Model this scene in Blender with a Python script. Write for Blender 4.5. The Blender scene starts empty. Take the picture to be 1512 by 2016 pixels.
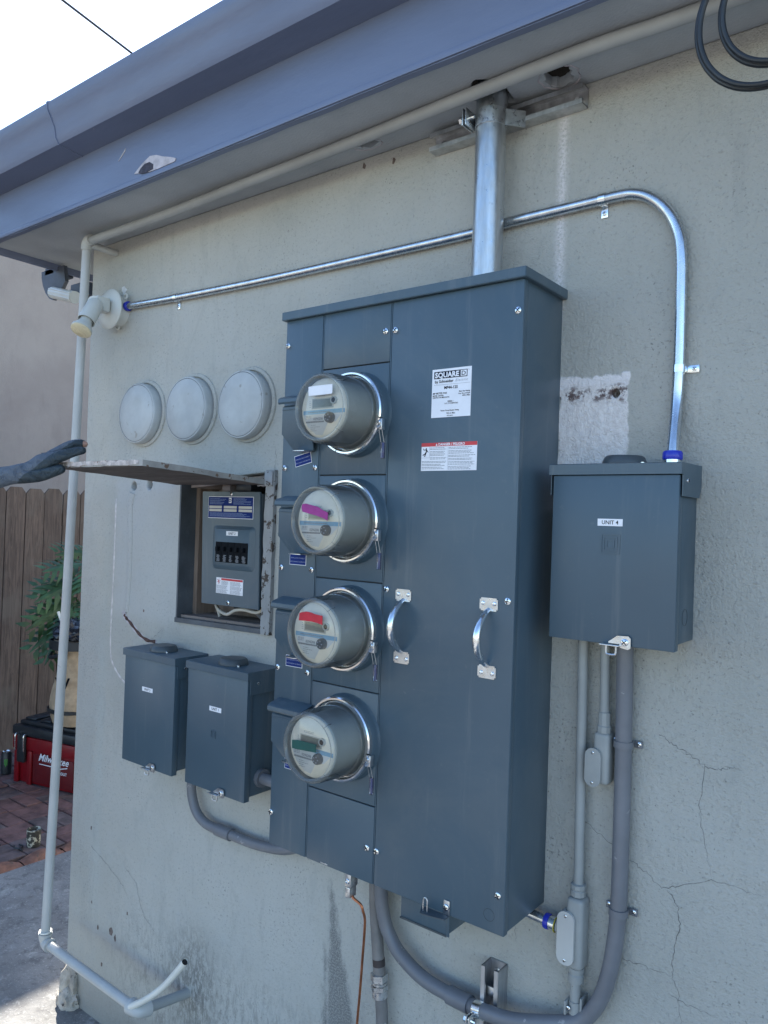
import bpy, bmesh, math, random
from mathutils import Vector, Matrix, noise
random.seed(7)
S = bpy.context.scene
COL = S.collection
PI = math.pi

# ---------------------------------------------------------------- camera
yaw, pitch, roll = 0.6633, 0.0109, 0.0338
cy_, sy_, cp_, sp_ = math.cos(yaw), math.sin(yaw), math.cos(pitch), math.sin(pitch)
fw = Vector((-sy_*cp_, cy_*cp_, sp_)); rt = Vector((cy_, sy_, 0)); up = rt.cross(fw)
r2 = rt*math.cos(roll) + up*math.sin(roll); u2 = -rt*math.sin(roll) + up*math.cos(roll)
cd = bpy.data.cameras.new('camera'); cam = bpy.data.objects.new('camera', cd); COL.objects.link(cam)
cam.matrix_world = Matrix(((r2.x, u2.x, -fw.x, 1.3345), (r2.y, u2.y, -fw.y, -1.4794), (r2.z, u2.z, -fw.z, 0.7734), (0, 0, 0, 1)))
cd.sensor_fit = 'VERTICAL'; cd.sensor_height = 24; cd.lens = 24*1529.8/2016
cd.clip_start = .02; cd.clip_end = 500
S.camera = cam

# ---------------------------------------------------------------- sky and sun
SUN = Vector((-0.6465, 0.4381, 0.6246)).normalized()
w = bpy.data.worlds.new('World'); S.world = w; w.use_nodes = True
nt = w.node_tree; nt.nodes.clear()
sky = nt.nodes.new('ShaderNodeTexSky'); sky.sky_type = 'NISHITA'; sky.sun_disc = False
sky.sun_elevation = math.asin(SUN.z); sky.sun_rotation = math.atan2(SUN.x, SUN.y) % (2*PI)
sky.air_density = 1.0; sky.dust_density = 0.25; sky.ozone_density = 3.5
bgn = nt.nodes.new('ShaderNodeBackground'); bgn.inputs[1].default_value = 0.125
wo = nt.nodes.new('ShaderNodeOutputWorld')
nt.links.new(sky.outputs[0], bgn.inputs[0]); nt.links.new(bgn.outputs[0], wo.inputs[0])
sd = bpy.data.lights.new('sun', 'SUN'); sd.energy = 5.0; sd.angle = math.radians(.53); sd.color = (1, .95, .87)
so = bpy.data.objects.new('sun', sd); COL.objects.link(so); so.rotation_euler = SUN.to_track_quat('Z', 'Y').to_euler()
S.view_settings.view_transform = 'Standard'; S.view_settings.look = 'None'
S.view_settings.gamma = 1; S.view_settings.exposure = 1.62

# ---------------------------------------------------------------- materials
def nodes(name):
    m = bpy.data.materials.new(name); m.use_nodes = True
    t = m.node_tree; b = t.nodes['Principled BSDF']
    return m, t, b
class G:
    """small helper for writing node graphs"""
    def __init__(s, t): s.t = t; s.co = t.nodes.new('ShaderNodeNewGeometry').outputs['Position']
    def n(s, k, **kw):
        x = s.t.nodes.new(k)
        for a, v in kw.items(): setattr(x, a, v)
        return x
    def put(s, sock, v):
        if isinstance(v, (int, float)): sock.default_value = v
        elif isinstance(v, (tuple, list)): sock.default_value = tuple(v) if len(v) == len(sock.default_value) else (*v, 1)
        else: s.t.links.new(v, sock)
    def m(s, op, a, b=0.0, clamp=False):
        x = s.n('ShaderNodeMath', operation=op, use_clamp=clamp); s.put(x.inputs[0], a); s.put(x.inputs[1], b); return x.outputs[0]
    def noise(s, scale, detail=3, rough=.5, vec=None, dist=0.):
        x = s.n('ShaderNodeTexNoise'); s.put(x.inputs['Vector'], vec or s.co)
        x.inputs['Scale'].default_value = scale; x.inputs['Detail'].default_value = detail; x.inputs['Roughness'].default_value = rough
        x.inputs['Distortion'].default_value = dist
        return x.outputs['Fac']
    def scalev(s, v):
        x = s.n('ShaderNodeVectorMath', operation='MULTIPLY'); s.put(x.inputs[0], s.co); x.inputs[1].default_value = v; return x.outputs[0]
    def ramp(s, f, lo, hi, a=0., b=1.):
        x = s.n('ShaderNodeMapRange', interpolation_type='SMOOTHSTEP'); s.put(x.inputs[0], f)
        for i, v in ((1, lo), (2, hi), (3, a), (4, b)): s.put(x.inputs[i], v)
        return x.outputs[0]
    def mix(s, f, a, b):
        x = s.n('ShaderNodeMix', data_type='RGBA'); s.put(x.inputs[0], f); s.put(x.inputs[6], a); s.put(x.inputs[7], b); return x.outputs[2]
    def xyz(s):
        x = s.n('ShaderNodeSeparateXYZ'); s.put(x.inputs[0], s.co); return x.outputs
    def bump(s, h, dist, strength=1., prev=None):
        x = s.n('ShaderNodeBump'); x.inputs['Distance'].default_value = dist; x.inputs['Strength'].default_value = strength
        s.put(x.inputs['Height'], h)
        if prev: s.t.links.new(prev, x.inputs['Normal'])
        return x.outputs[0]
MATS = {}
def paint(name, rgb, rough=.5, metal=0., var=.12, vs=6., bump=0., bs=300., rvar=.08, speck=None, spec=.5, coat=0., stretch=None):
    if name in MATS: return MATS[name]
    m, t, b = nodes(name); g = G(t)
    v = g.scalev(stretch) if stretch else None
    f = g.noise(vs, 5, .6, v)
    k = g.ramp(f, .3, .7)
    c = g.mix(k, tuple(x*(1-var) for x in rgb), tuple(min(1, x*(1+var)) for x in rgb))
    if speck:
        thr, sc, col = speck
        c = g.mix(g.ramp(g.noise(sc, 4, .65), thr, thr+.05), c, col)
    g.put(b.inputs['Base Color'], c)
    g.put(b.inputs['Roughness'], g.ramp(g.noise(vs*2.3, 4, .6, v), .3, .7, max(0, rough-rvar), min(1, rough+rvar)))
    b.inputs['Metallic'].default_value = metal
    b.inputs['Specular IOR Level'].default_value = spec
    b.inputs['Coat Weight'].default_value = coat
    if bump: g.put(b.inputs['Normal'], g.bump(g.noise(bs, 4, .6, v), bump))
    MATS[name] = m; return m

ENAMEL = (.062, .100, .129)
def enamel():
    m, t, b = nodes('grey_enamel'); g = G(t)
    f = g.noise(3.0, 4, .55); d = g.noise(60, 5, .7)
    c = g.mix(g.ramp(f, .3, .7), tuple(x*.95 for x in ENAMEL), tuple(x*1.06 for x in ENAMEL))
    c = g.mix(g.m('MULTIPLY', g.ramp(d, .60, .78), .16), c, (.22, .23, .23))
    run = g.noise(30, 5, .7, g.scalev((1, 1, .06)))
    c = g.mix(g.m('MULTIPLY', g.ramp(run, .54, .70), .24), c, (.19, .21, .22))
    c = g.mix(g.m('MULTIPLY', g.ramp(g.noise(2.2, 6, .7, dist=.8), .48, .66), .20), c, (.15, .17, .175))
    sc_ = g.noise(25, 5, .75, g.scalev((.25, 1, 2.2)), 1.5)
    c = g.mix(g.m('MULTIPLY', g.ramp(sc_, .70, .73), .4), c, (.28, .29, .29))
    c = g.mix(g.m('MULTIPLY', g.ramp(g.noise(9, 6, .75), .62, .8), .18), c, (.06, .07, .075))
    g.put(b.inputs['Base Color'], c)
    g.put(b.inputs['Roughness'], g.ramp(g.noise(5, 5, .6), .3, .7, .30, .42))
    h = g.bump(g.noise(900, 2, .5), .00009)
    g.put(b.inputs['Normal'], g.bump(g.noise(5, 2, .4), .006, .4, h))
    return m
ENA = enamel()
ENA_DK = paint('dark_enamel', (.062, .078, .088), .42, 0, .1, 5)
def galv(name, rgb=(.60, .63, .65), rough=.3, spangle=.09, bmp=.0003, dirt=.45):
    m, t, b = nodes(name); g = G(t)
    v = g.n('ShaderNodeTexVoronoi'); v.inputs['Scale'].default_value = 70; g.put(v.inputs['Vector'], g.scalev((1, 1, .35)))
    st = g.noise(40, 5, .7, g.scalev((1, 1, .12)))
    c = g.mix(g.ramp(st, .3, .7), tuple(x*.72 for x in rgb), rgb)
    g.put(b.inputs['Base Color'], g.mix(g.m('MULTIPLY', g.ramp(g.noise(30, 6, .75), .6, .72), dirt), c, (.25, .26, .27)))
    b.inputs['Metallic'].default_value = .95
    g.put(b.inputs['Roughness'], g.m('ADD', g.ramp(g.noise(55, 5, .7), .3, .7, rough-.07, rough+.1), g.m('MULTIPLY', v.outputs['Distance'], spangle)))
    g.put(b.inputs['Normal'], g.bump(g.noise(220, 4, .7, g.scalev((1, 1, .2))), bmp, .8))
    return m
GALV = galv('galvanised_steel'); EMT = galv('emt_steel', (.66, .70, .74), .22, .0, .00003, .12); STRUT = galv('strut_steel', (.62, .63, .64), .42, .05)
CHROME = paint('zinc_chrome', (.80, .83, .85), .2, 1, .1, 40)
STEELP = paint('pressed_steel', (.60, .62, .64), .33, 1, .12, 50, .0002, 300)
RINGM = paint('meter_ring_steel', (.78, .79, .80), .22, 1, .05, 20)
WHITE = paint('label_white', (.80, .81, .84), .5, 0, .04, 30)
BLACKP = paint('print_black', (.006, .007, .010), .9, spec=.1)
GREYP = paint('print_grey', (.22, .24, .27), .5)
BLUEP = paint('label_blue', (.008, .028, .16), .7, spec=.2)
REDP = paint('label_red', (.55, .03, .04), .4)
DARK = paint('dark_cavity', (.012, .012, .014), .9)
GAP = paint('seam_shadow_metal', (.03, .036, .042), .6)
PVC = paint('grey_pvc', (.165, .172, .188), .42, 0, .1, 9, .0002, 80, speck=(.66, 35, (.30, .30, .30)))
BLUEPL = paint('blue_compression_ring', (.02, .035, .42), .25)
COPPER = paint('copper_wire_metal', (.62, .24, .12), .35, .9, .2, 30)
PPIPE = paint('painted_pipe', (.47, .475, .455), .42, 0, .07, 8, .0004, 60, speck=(.70, 25, (.25, .25, .25)))
PPIPE2 = paint('painted_conduit', (.31, .325, .315), .5, 0, .08, 10, .0005, 70, speck=(.69, 40, (.16, .15, .14)))
WPVC = paint('white_pvc', (.74, .73, .66), .35, 0, .05, 12)
CAPM = paint('meter_cap_paint', (.45, .47, .465), .45, 0, .13, 7, .0006, 45, speck=(.64, 26, (.33, .325, .30)))
LAMPW = paint('lamp_plastic', (.60, .61, .57), .4, 0, .05, 12)
LENS = paint('lamp_lens', (.70, .62, .42), .25, 0, .08, 25)
FASCIA = paint('fascia_glare_paint', (.135, .165, .245), .45, 0, .12, 3, .0012, 40, speck=(.74, 18, (.35, .34, .35)), stretch=(.3, 1, 1))  # bluish sun glare is mixed into this paint colour
SOFFIT = paint('soffit_stucco', (.40, .425, .44), .75, 0, .1, 3, .0012, 160, speck=(.72, 22, (.2, .2, .2)))
PEEL = paint('peeled_primer', (.46, .43, .45), .8, 0, .2, 30, .001, 90)
OLDWOOD = paint('old_wood', (.20, .155, .125), .8, 0, .35, 22, .003, 60, stretch=(1, 1, .12))
OLDWOODX = paint('old_wood_board', (.24, .20, .175), .8, 0, .4, 20, .003, 60, stretch=(.12, 1, 1), speck=(.62, 60, (.06, .05, .045)))
PEELWOOD = paint('peeling_painted_wood', (.30, .31, .31), .75, 0, .15, 15, .003, 80, speck=(.56, 45, (.07, .055, .045)), stretch=(1, 1, .5))
FRAMEP = paint('frame_paint', (.085, .10, .115), .5, 0, .2, 12, .0015, 60, speck=(.68, 50, (.2, .19, .18)))

def stucco():
    m, t, b = nodes('stucco_wall'); g = G(t); X, Y, Z = g.xyz()[0], g.xyz()[1], g.xyz()[2]
    low = g.noise(1.3, 4, .55)
    base = g.mix(g.ramp(low, .3, .7), (.41, .412, .375), (.49, .487, .445))
    # vertical run-off streaks
    vs = g.noise(14, 5, .65, g.scalev((1, 1, .09)))
    base = g.mix(g.m('MULTIPLY', g.ramp(vs, .56, .74), .30), base, (.47, .48, .46))
    base = g.mix(g.m('MULTIPLY', g.ramp(vs, .44, .26), .25), base, (.27, .28, .27))
    tw = g.noise(7, 5, .7, g.scalev((1.6, 1, .8)), 1.8)
    base = g.mix(g.m('MULTIPLY', g.ramp(tw, .52, .66), .28), base, (.35, .355, .33))
    # dusty blotches
    bl = g.noise(6, 6, .7)
    base = g.mix(g.m('MULTIPLY', g.ramp(bl, .55, .75), .25), base, (.42, .41, .37))
    # dark specks following the pit noise
    pit = g.noise(125, 4, .62); pit2 = g.noise(300, 3, .6)
    base = g.mix(g.m('MULTIPLY', g.ramp(pit, .54, .70), .34), base, (.19, .19, .18))
    base = g.mix(g.m('MULTIPLY', g.ramp(g.m('ADD', g.noise(150, 3, .6), g.m('MULTIPLY', g.noise(5, 3, .6), .35)), .80, .90), .6), base, (.13, .13, .12))
    def band(c, lo, hi, s):
        return g.m('MULTIPLY', g.ramp(c, lo-s, lo+s), g.ramp(c, hi-s, hi+s, 1., 0.))
    wob = g.m('MULTIPLY', g.m('SUBTRACT', g.noise(24, 4, .6), .5), .03)
    Xw = g.m('ADD', X, wob); Zw = g.m('ADD', Z, g.m('MULTIPLY', g.m('SUBTRACT', g.noise(31, 4, .6), .5), .035))
    # the splashed white streak right of the riser
    st = g.m('MULTIPLY', band(X, .611, .626, .013), band(Z, 1.20, 1.625, .02))
    st = g.m('MULTIPLY', st, g.ramp(g.noise(160, 3, .7), .28, .62))
    base = g.mix(g.m('MULTIPLY', st, .95), base, (.82, .78, .78))
    # unpainted patch where an old box used to be
    pm = g.m('MULTIPLY', band(Xw, .628, .772, .0025), band(Zw, .80, 1.076, .003))
    pc = g.mix(g.ramp(g.noise(70, 5, .7), .35, .65), (.74, .70, .68), (.88, .85, .83))
    pc = g.mix(g.m('MULTIPLY', band(Zw, 1.026, 1.055, .010), g.ramp(g.noise(45, 5, .75), .46, .56)), pc, (.15, .11, .105))
    pc = g.mix(g.m('MULTIPLY', g.ramp(Zw, 1.052, 1.064), .9), pc, (.85, .82, .82))
    base = g.mix(pm, base, pc)
    # damp, sooty stains under the meter pack
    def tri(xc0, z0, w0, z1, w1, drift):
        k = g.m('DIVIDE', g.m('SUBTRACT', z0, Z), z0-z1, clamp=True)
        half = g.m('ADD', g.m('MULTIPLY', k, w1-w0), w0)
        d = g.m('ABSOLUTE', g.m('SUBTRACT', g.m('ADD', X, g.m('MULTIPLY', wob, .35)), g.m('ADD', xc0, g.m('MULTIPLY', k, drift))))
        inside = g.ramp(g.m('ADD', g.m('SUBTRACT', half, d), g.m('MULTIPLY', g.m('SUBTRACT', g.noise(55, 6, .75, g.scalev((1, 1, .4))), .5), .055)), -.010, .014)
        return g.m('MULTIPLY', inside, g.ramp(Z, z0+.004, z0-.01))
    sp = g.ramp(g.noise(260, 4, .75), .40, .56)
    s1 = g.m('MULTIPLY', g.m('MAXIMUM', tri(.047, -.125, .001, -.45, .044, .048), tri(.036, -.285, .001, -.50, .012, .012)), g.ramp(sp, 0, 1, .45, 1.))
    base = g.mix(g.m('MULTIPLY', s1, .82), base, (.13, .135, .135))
    # splash-back dirt low on the left
    dl = g.m('MULTIPLY', g.ramp(Z, -.38, -.62), band(X, -.80, .1, .22))
    dl = g.m('MULTIPLY', dl, g.ramp(g.noise(34, 7, .8, g.scalev((1.8, 1, .6)), .5), .46, .60))
    base = g.mix(g.m('MULTIPLY', dl, .42), base, (.15, .145, .13))
    dx = g.m('SUBTRACT', X, -.47); dz = g.m('SUBTRACT', Z, -.60); rr = g.m('SQRT', g.m('ADD', g.m('MULTIPLY', dx, dx), g.m('MULTIPLY', g.m('MULTIPLY', dz, dz), .45)))
    soot = g.m('MULTIPLY', g.ramp(rr, .16, .02), g.ramp(g.noise(48, 7, .8, g.scalev((1.5, 1, .7)), .7), .42, .56))
    base = g.mix(g.m('MULTIPLY', soot, .6), base, (.10, .098, .09))
    base = g.mix(g.m('MULTIPLY', g.ramp(Z, -.66, -.86), .45), base, (.22, .20, .17))
    # paler skim coat left of the hatch
    sk = g.m('MULTIPLY', band(Xw, -.945, -.60, .02), band(Zw, .44, .88, .03))
    base = g.mix(g.m('MULTIPLY', sk, .30), base, (.50, .52, .53))
    # surface finish; relief grows rougher towards the right
    g.put(b.inputs['Base Color'], base); b.inputs['Roughness'].default_value = .78; b.inputs['Specular IOR Level'].default_value = .3
    right = g.ramp(X, -.1, .8, .45, 1.)
    right = g.m('MULTIPLY', right, g.m('SUBTRACT', 1., g.m('MULTIPLY', sk, .6)))
    amp = g.m('ADD', right, g.m('MULTIPLY', pm, .25))
    h = g.m('MULTIPLY', g.m('ADD', g.m('MULTIPLY', pit, 1.), g.m('MULTIPLY', pit2, .55)), amp)
    n1 = g.bump(g.noise(9, 3, .5), .014, .8)
    g.put(b.inputs['Normal'], g.bump(h, .0050, 1., n1))
    return m
STUCCO = stucco()
def neigh():
    m, t, b = nodes('beige_stucco'); g = G(t)
    c = g.mix(g.ramp(g.noise(1.2, 6, .65), .3, .7), (.33, .27, .235), (.40, .335, .29))
    c = g.mix(g.m('MULTIPLY', g.ramp(g.noise(5, 5, .7, g.scalev((1, 1, .3))), .5, .72), .35), c, (.26, .215, .19))
    g.put(b.inputs['Base Color'], c); b.inputs['Roughness'].default_value = .85
    g.put(b.inputs['Normal'], g.bump(g.noise(90, 3, .6), .003)); return m
NEIGH = neigh()
def concrete():
    m, t, b = nodes('driveway_concrete'); g = G(t)
    c = g.mix(g.ramp(g.noise(2.3, 6, .65), .3, .7), (.17, .166, .158), (.33, .32, .30))
    c = g.mix(g.m('MULTIPLY', g.ramp(g.noise(11, 6, .75), .54, .68), .55), c, (.50, .485, .45))
    c = g.mix(g.m('MULTIPLY', g.ramp(g.noise(17, 7, .8, dist=.6), .50, .62), .7), c, (.13, .125, .12))
    c = g.mix(g.m('MULTIPLY', g.ramp(g.noise(90, 5, .8), .56, .66), .65), c, (.55, .54, .50))
    g.put(b.inputs['Base Color'], c); b.inputs['Roughness'].default_value = .85
    g.put(b.inputs['Normal'], g.bump(g.noise(140, 4, .7), .003, 1., g.bump(g.noise(9, 4, .6), .01, .7))); return m
CONC = concrete()
BRICKA = paint('red_paver', (.165, .088, .078), .85, 0, .35, 14, .003, 120, speck=(.66, 60, (.10, .095, .095)))
BRICKB = paint('grey_red_paver', (.135, .098, .092), .85, 0, .35, 14, .003, 120, speck=(.66, 60, (.08, .08, .085)))
EDGEM = paint('terracotta_edging', (.22, .105, .072), .8, 0, .35, 18, .005, 45, speck=(.60, 30, (.13, .085, .06)))
def wood(name, a, bcol):
    m, t, b = nodes(name); g = G(t)
    oi = g.n('ShaderNodeObjectInfo').outputs['Random']
    off = g.n('ShaderNodeCombineXYZ'); g.put(off.inputs[2], g.m('MULTIPLY', oi, 37.)); g.put(off.inputs[0], g.m('MULTIPLY', oi, 11.))
    ad = g.n('ShaderNodeVectorMath', operation='ADD'); g.put(ad.inputs[0], g.scalev((1, 1, .07))); g.put(ad.inputs[1], off.outputs[0])
    gr = g.noise(55, 6, .7, ad.outputs[0], 1.2)
    c = g.mix(g.ramp(gr, .3, .7), a, bcol)
    c = g.mix(g.m('MULTIPLY', g.ramp(g.noise(4, 4, .6), .45, .7), .5), c, (.20, .17, .14))
    c = g.mix(g.m('MULTIPLY', oi, .35), c, (.06, .045, .04))
    g.put(b.inputs['Base Color'], c); b.inputs['Roughness'].default_value = .85
    g.put(b.inputs['Normal'], g.bump(gr, .003)); return m
FENCE = wood('weathered_fence', (.085, .062, .050), (.20, .145, .115))
LEAF = paint('leaf_green', (.035, .085, .03), .4, 0, .45, 9)
LEAF2 = paint('tree_leaf', (.045, .09, .025), .5, 0, .4, 3)
BARK = paint('bark', (.10, .08, .06), .9, 0, .3, 12, .01, 20)
CANVAS = paint('tan_canvas', (.42, .31, .20), .8, 0, .18, 20, .002, 300)
BLKPL = paint('black_plastic', (.018, .022, .026), .42, 0, .2, 15)
BAGPL = paint('bin_liner', (.02, .024, .035), .22, 0, .2, 25)
REDPL = paint('red_plastic', (.20, .005, .010), .38, 0, .1, 10, .0003, 200)
ROOFM = paint('roof_shingle', (.10, .095, .09), .9, 0, .3, 8, .006, 40)
def glove_mat():
    m, t, b = nodes('glove_knit'); g = G(t)
    def dot(v, c):
        x = g.n('ShaderNodeVectorMath', operation='DOT_PRODUCT'); g.put(x.inputs[0], g.co); x.inputs[1].default_value = v; return g.m('SUBTRACT', x.outputs['Value'], c)
    n1 = rt*.66-up*.75; p1 = Vector((-.5990, -.4560, .8790)); w_ = g.m('MULTIPLY', g.m('SUBTRACT', g.noise(70, 3, .6), .5), .006)
    rubber = g.ramp(g.m('ADD', dot(tuple(n1), n1.dot(p1)), w_), -.001, .0015)
    n2 = rt; p2 = Vector((-.5330, -.4050, .93)); tips = g.ramp(g.m('ADD', dot(tuple(n2), n2.dot(p2)), w_), -.001, .0015)
    rubber = g.m('MAXIMUM', rubber, tips)
    kn_ = g.noise(420, 3, .6); big = g.noise(38, 4, .6, dist=.8)
    c = g.mix(g.ramp(big, .3, .7), (.085, .108, .145), (.14, .165, .20)); c = g.mix(g.m('MULTIPLY', g.ramp(g.noise(45, 5, .7), .60, .72), .4), c, (.26, .26, .25))
    c = g.mix(rubber, c, g.mix(g.ramp(big, .3, .7), (.018, .032, .042), (.040, .060, .072)))
    g.put(b.inputs['Base Color'], c); g.put(b.inputs['Roughness'], g.ramp(rubber, 0, 1, .9, .55))
    wv = g.n('ShaderNodeTexWave'); wv.bands_direction = 'X'; g.put(wv.inputs['Vector'], g.co); wv.inputs['Scale'].default_value = 90; wv.inputs['Distortion'].default_value = 1.5
    g.put(b.inputs['Normal'], g.bump(kn_, .0012, 1., g.bump(g.m('MULTIPLY', wv.outputs['Fac'], g.m('SUBTRACT', 1., rubber)), .0012, .6, g.bump(big, .014, 1.)))); return m
GLOVE = glove_mat()
GLOVED = paint('glove_coating', (.028, .045, .056), .6, 0, .2, 30, .0008, 200)
SKIN = paint('skin', (.40, .22, .16), .5, 0, .08, 30)
SHIRT = paint('shirt_cloth', (.10, .12, .16), .9, 0, .1, 20)
TROUS = paint('trouser_cloth', (.05, .055, .07), .9, 0, .1, 20)
HAIR = paint('hair', (.02, .015, .01), .6)
FACEM = paint('meter_face', (.82, .77, .67), .55, 0, .05, 40)
LCD = paint('lcd_glass', (.155, .175, .15), .2, 0, .05, 50)
BANDM = paint('meter_blue_band', (.20, .40, .58), .5, 0, .08, 60)
DRUM = paint('meter_drum', (.42, .44, .43), .5, 0, .07, 14)
def clear(name, tint=(.93, .94, .92), diff=(.62, .63, .60), haze=.035, rough=.04):
    m = bpy.data.materials.new(name); m.use_nodes = True; t = m.node_tree; t.nodes.clear(); g = G(t)
    tr = g.n('ShaderNodeBsdfTransparent'); tr.inputs[0].default_value = (*tint, 1)
    gl = g.n('ShaderNodeBsdfGlossy'); gl.inputs['Roughness'].default_value = rough
    df = g.n('ShaderNodeBsdfDiffuse'); df.inputs[0].default_value = (*diff, 1)
    fr = g.n('ShaderNodeFresnel'); fr.inputs[0].default_value = 1.5
    lw = g.n('ShaderNodeLayerWeight'); lw.inputs[0].default_value = .35
    a = g.n('ShaderNodeMixShader'); g.put(a.inputs[0], g.m('ADD', haze, g.m('MULTIPLY', lw.outputs['Facing'], haze*1.6)))
    t.links.new(tr.outputs[0], a.inputs[1]); t.links.new(df.outputs[0], a.inputs[2])
    b = g.n('ShaderNodeMixShader'); g.put(b.inputs[0], fr.outputs[0])
    t.links.new(a.outputs[0], b.inputs[1]); t.links.new(gl.outputs[0], b.inputs[2])
    o = g.n('ShaderNodeOutputMaterial'); t.links.new(b.outputs[0], o.inputs[0]); return m
CLEAR = clear('clear_polycarbonate'); RIM = clear('cloudy_rim', (.88, .90, .88), (.58, .61, .60), .16, .08)
SEALC = clear('clear_seal_plastic', (.8, .85, .95), (.4, .42, .48), .10, .06)

# ---------------------------------------------------------------- mesh helpers
def bm_new(): return bmesh.new()
def box(bm, x0, x1, y0, y1, z0, z1, bev=0., seg=2):
    vs = [bm.verts.new((x, y, z)) for x in (x0, x1) for y in (y0, y1) for z in (z0, z1)]
    fs = [bm.faces.new([vs[i] for i in q]) for q in ((0, 1, 3, 2), (4, 6, 7, 5), (0, 4, 5, 1), (2, 3, 7, 6), (0, 2, 6, 4), (1, 5, 7, 3))]
    if bev:
        es = list({e for f in fs for e in f.edges})
        bmesh.ops.bevel(bm, geom=es, offset=bev, segments=seg, affect='EDGES', profile=.5)
    return vs
def frame(d):
    d = d.normalized(); a = Vector((0, 0, 1)) if abs(d.z) < .9 else Vector((1, 0, 0))
    u = d.cross(a).normalized(); return u, d.cross(u).normalized()
def lathe(bm, prof, o, d, seg=40, a0=0., a1=2*PI):
    """profile of (radius, distance along d) turned about the axis through o"""
    o = Vector(o); d = Vector(d).normalized(); u, v = frame(d); full = abs(a1-a0-2*PI) < 1e-6
    n = seg if full else seg+1; rings = []
    for r, h in prof:
        if r < 1e-7: rings.append([bm.verts.new(o+d*h)])
        else: rings.append([bm.verts.new(o+d*h+(u*math.cos(a0+(a1-a0)*i/seg)+v*math.sin(a0+(a1-a0)*i/seg))*r) for i in range(n)])
    for A, B in zip(rings, rings[1:]):
        for i in range(seg):
            j = (i+1) % n
            a = A[i] if len(A) > 1 else A[0]; a2 = A[j] if len(A) > 1 else A[0]
            b_ = B[i] if len(B) > 1 else B[0]; b2 = B[j] if len(B) > 1 else B[0]
            q = []
            for x in (a, a2, b2, b_):
                if x not in q: q.append(x)
            if len(q) > 2:
                try: bm.faces.new(q)
                except ValueError: pass
def catmull(P, k=6):
    P = [Vector(p) for p in P]
    if len(P) < 3: return P
    Q = [P[0]*2-P[1]]+P+[P[-1]*2-P[-2]]; out = []
    for i in range(1, len(Q)-2):
        for j in range(k):
            t = j/k; a, b, c, d = Q[i-1], Q[i], Q[i+1], Q[i+2]
            out.append(.5*((2*b)+(c-a)*t+(2*a-5*b+4*c-d)*t*t+(3*b-a-3*c+d)*t**3))
    out.append(P[-1]); return out
def tube(bm, P, r, seg=14, smooth=True, cap=True, flat=None):
    """swept tube; r number or list; flat=(vector, factor) squashes along a direction"""
    P = catmull(P) if smooth else [Vector(p) for p in P]
    n = len(P); R = r if callable(r) else (lambda t: r)
    T = [(P[min(i+1, n-1)]-P[max(i-1, 0)]).normalized() for i in range(n)]
    u, v = frame(T[0]); rings = []
    for i in range(n):
        u = (u-T[i]*u.dot(T[i])).normalized(); v = T[i].cross(u)
        rr = R(i/(n-1)); ring = []
        for k in range(seg):
            o = (u*math.cos(2*PI*k/seg)+v*math.sin(2*PI*k/seg))*rr
            if flat: o -= flat[0]*(o.dot(flat[0]))*(1-flat[1])
            ring.append(bm.verts.new(P[i]+o))
        rings.append(ring)
    for A, B in zip(rings, rings[1:]):
        for k in range(seg): bm.faces.new((A[k], A[(k+1) % seg], B[(k+1) % seg], B[k]))
    if cap: bm.faces.new(rings[0][::-1]); bm.faces.new(rings[-1])
def prism(bm, poly, y0, y1, ax='y', bev=0.):
    def P(a, b, c):
        return {'y': (a, c, b), 'x': (c, a, b), 'z': (a, b, c)}[ax]
    A = [bm.verts.new(P(a, b, y0)) for a, b in poly]; B = [bm.verts.new(P(a, b, y1)) for a, b in poly]
    n = len(poly); fs = [bm.faces.new(A), bm.faces.new(B[::-1])]
    for i in range(n): fs.append(bm.faces.new((A[i], B[i], B[(i+1) % n], A[(i+1) % n])))
    if bev:
        bmesh.ops.bevel(bm, geom=list({e for f in fs for e in f.edges}), offset=bev, segments=2, affect='EDGES')
def origin(p):
    o = Vector((0, 0, 0))
    while p: o += p.location; p = p.parent
    return o
def obj(name, bm, mat, parent=None, label=None, sharp=35, kind=None):
    bmesh.ops.recalc_face_normals(bm, faces=bm.faces)
    o0 = origin(parent)
    for v_ in bm.verts: v_.co -= o0
    me = bpy.data.meshes.new(name); bm.to_mesh(me); bm.free()
    me.shade_smooth(); me.set_sharp_from_angle(angle=math.radians(sharp))
    for mm in (mat if isinstance(mat, (list, tuple)) else (mat,)): me.materials.append(mm)
    o = bpy.data.objects.new(name, me); COL.objects.link(o)
    if parent: o.parent = parent
    if label: o['label'] = label
    if kind: o['kind'] = kind
    return o
def P(name, mat, parent, fn, *a, label=None, sharp=35, kind=None, **k):
    bm = bm_new(); fn(bm, *a, **k); return obj(name, bm, mat, parent, label, sharp, kind)
def thing(name, label, cat, loc=(0, 0, 0), group=None):
    o = bpy.data.objects.new(name, None); COL.objects.link(o); o.location = loc
    o.empty_display_size = .05; o['label'] = label; o['category'] = cat
    if group: o['group'] = group
    return o
def tag(o, label, cat, group=None):
    o['label'] = label; o['category'] = cat
    if group: o['group'] = group
    return o
def copy_tree(o, parent=None, loc=None):
    c = o.copy(); COL.objects.link(c); c.parent = parent
    if loc is not None: c.location = loc
    for ch in list(o.children): copy_tree(ch, c)
    return c
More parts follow.
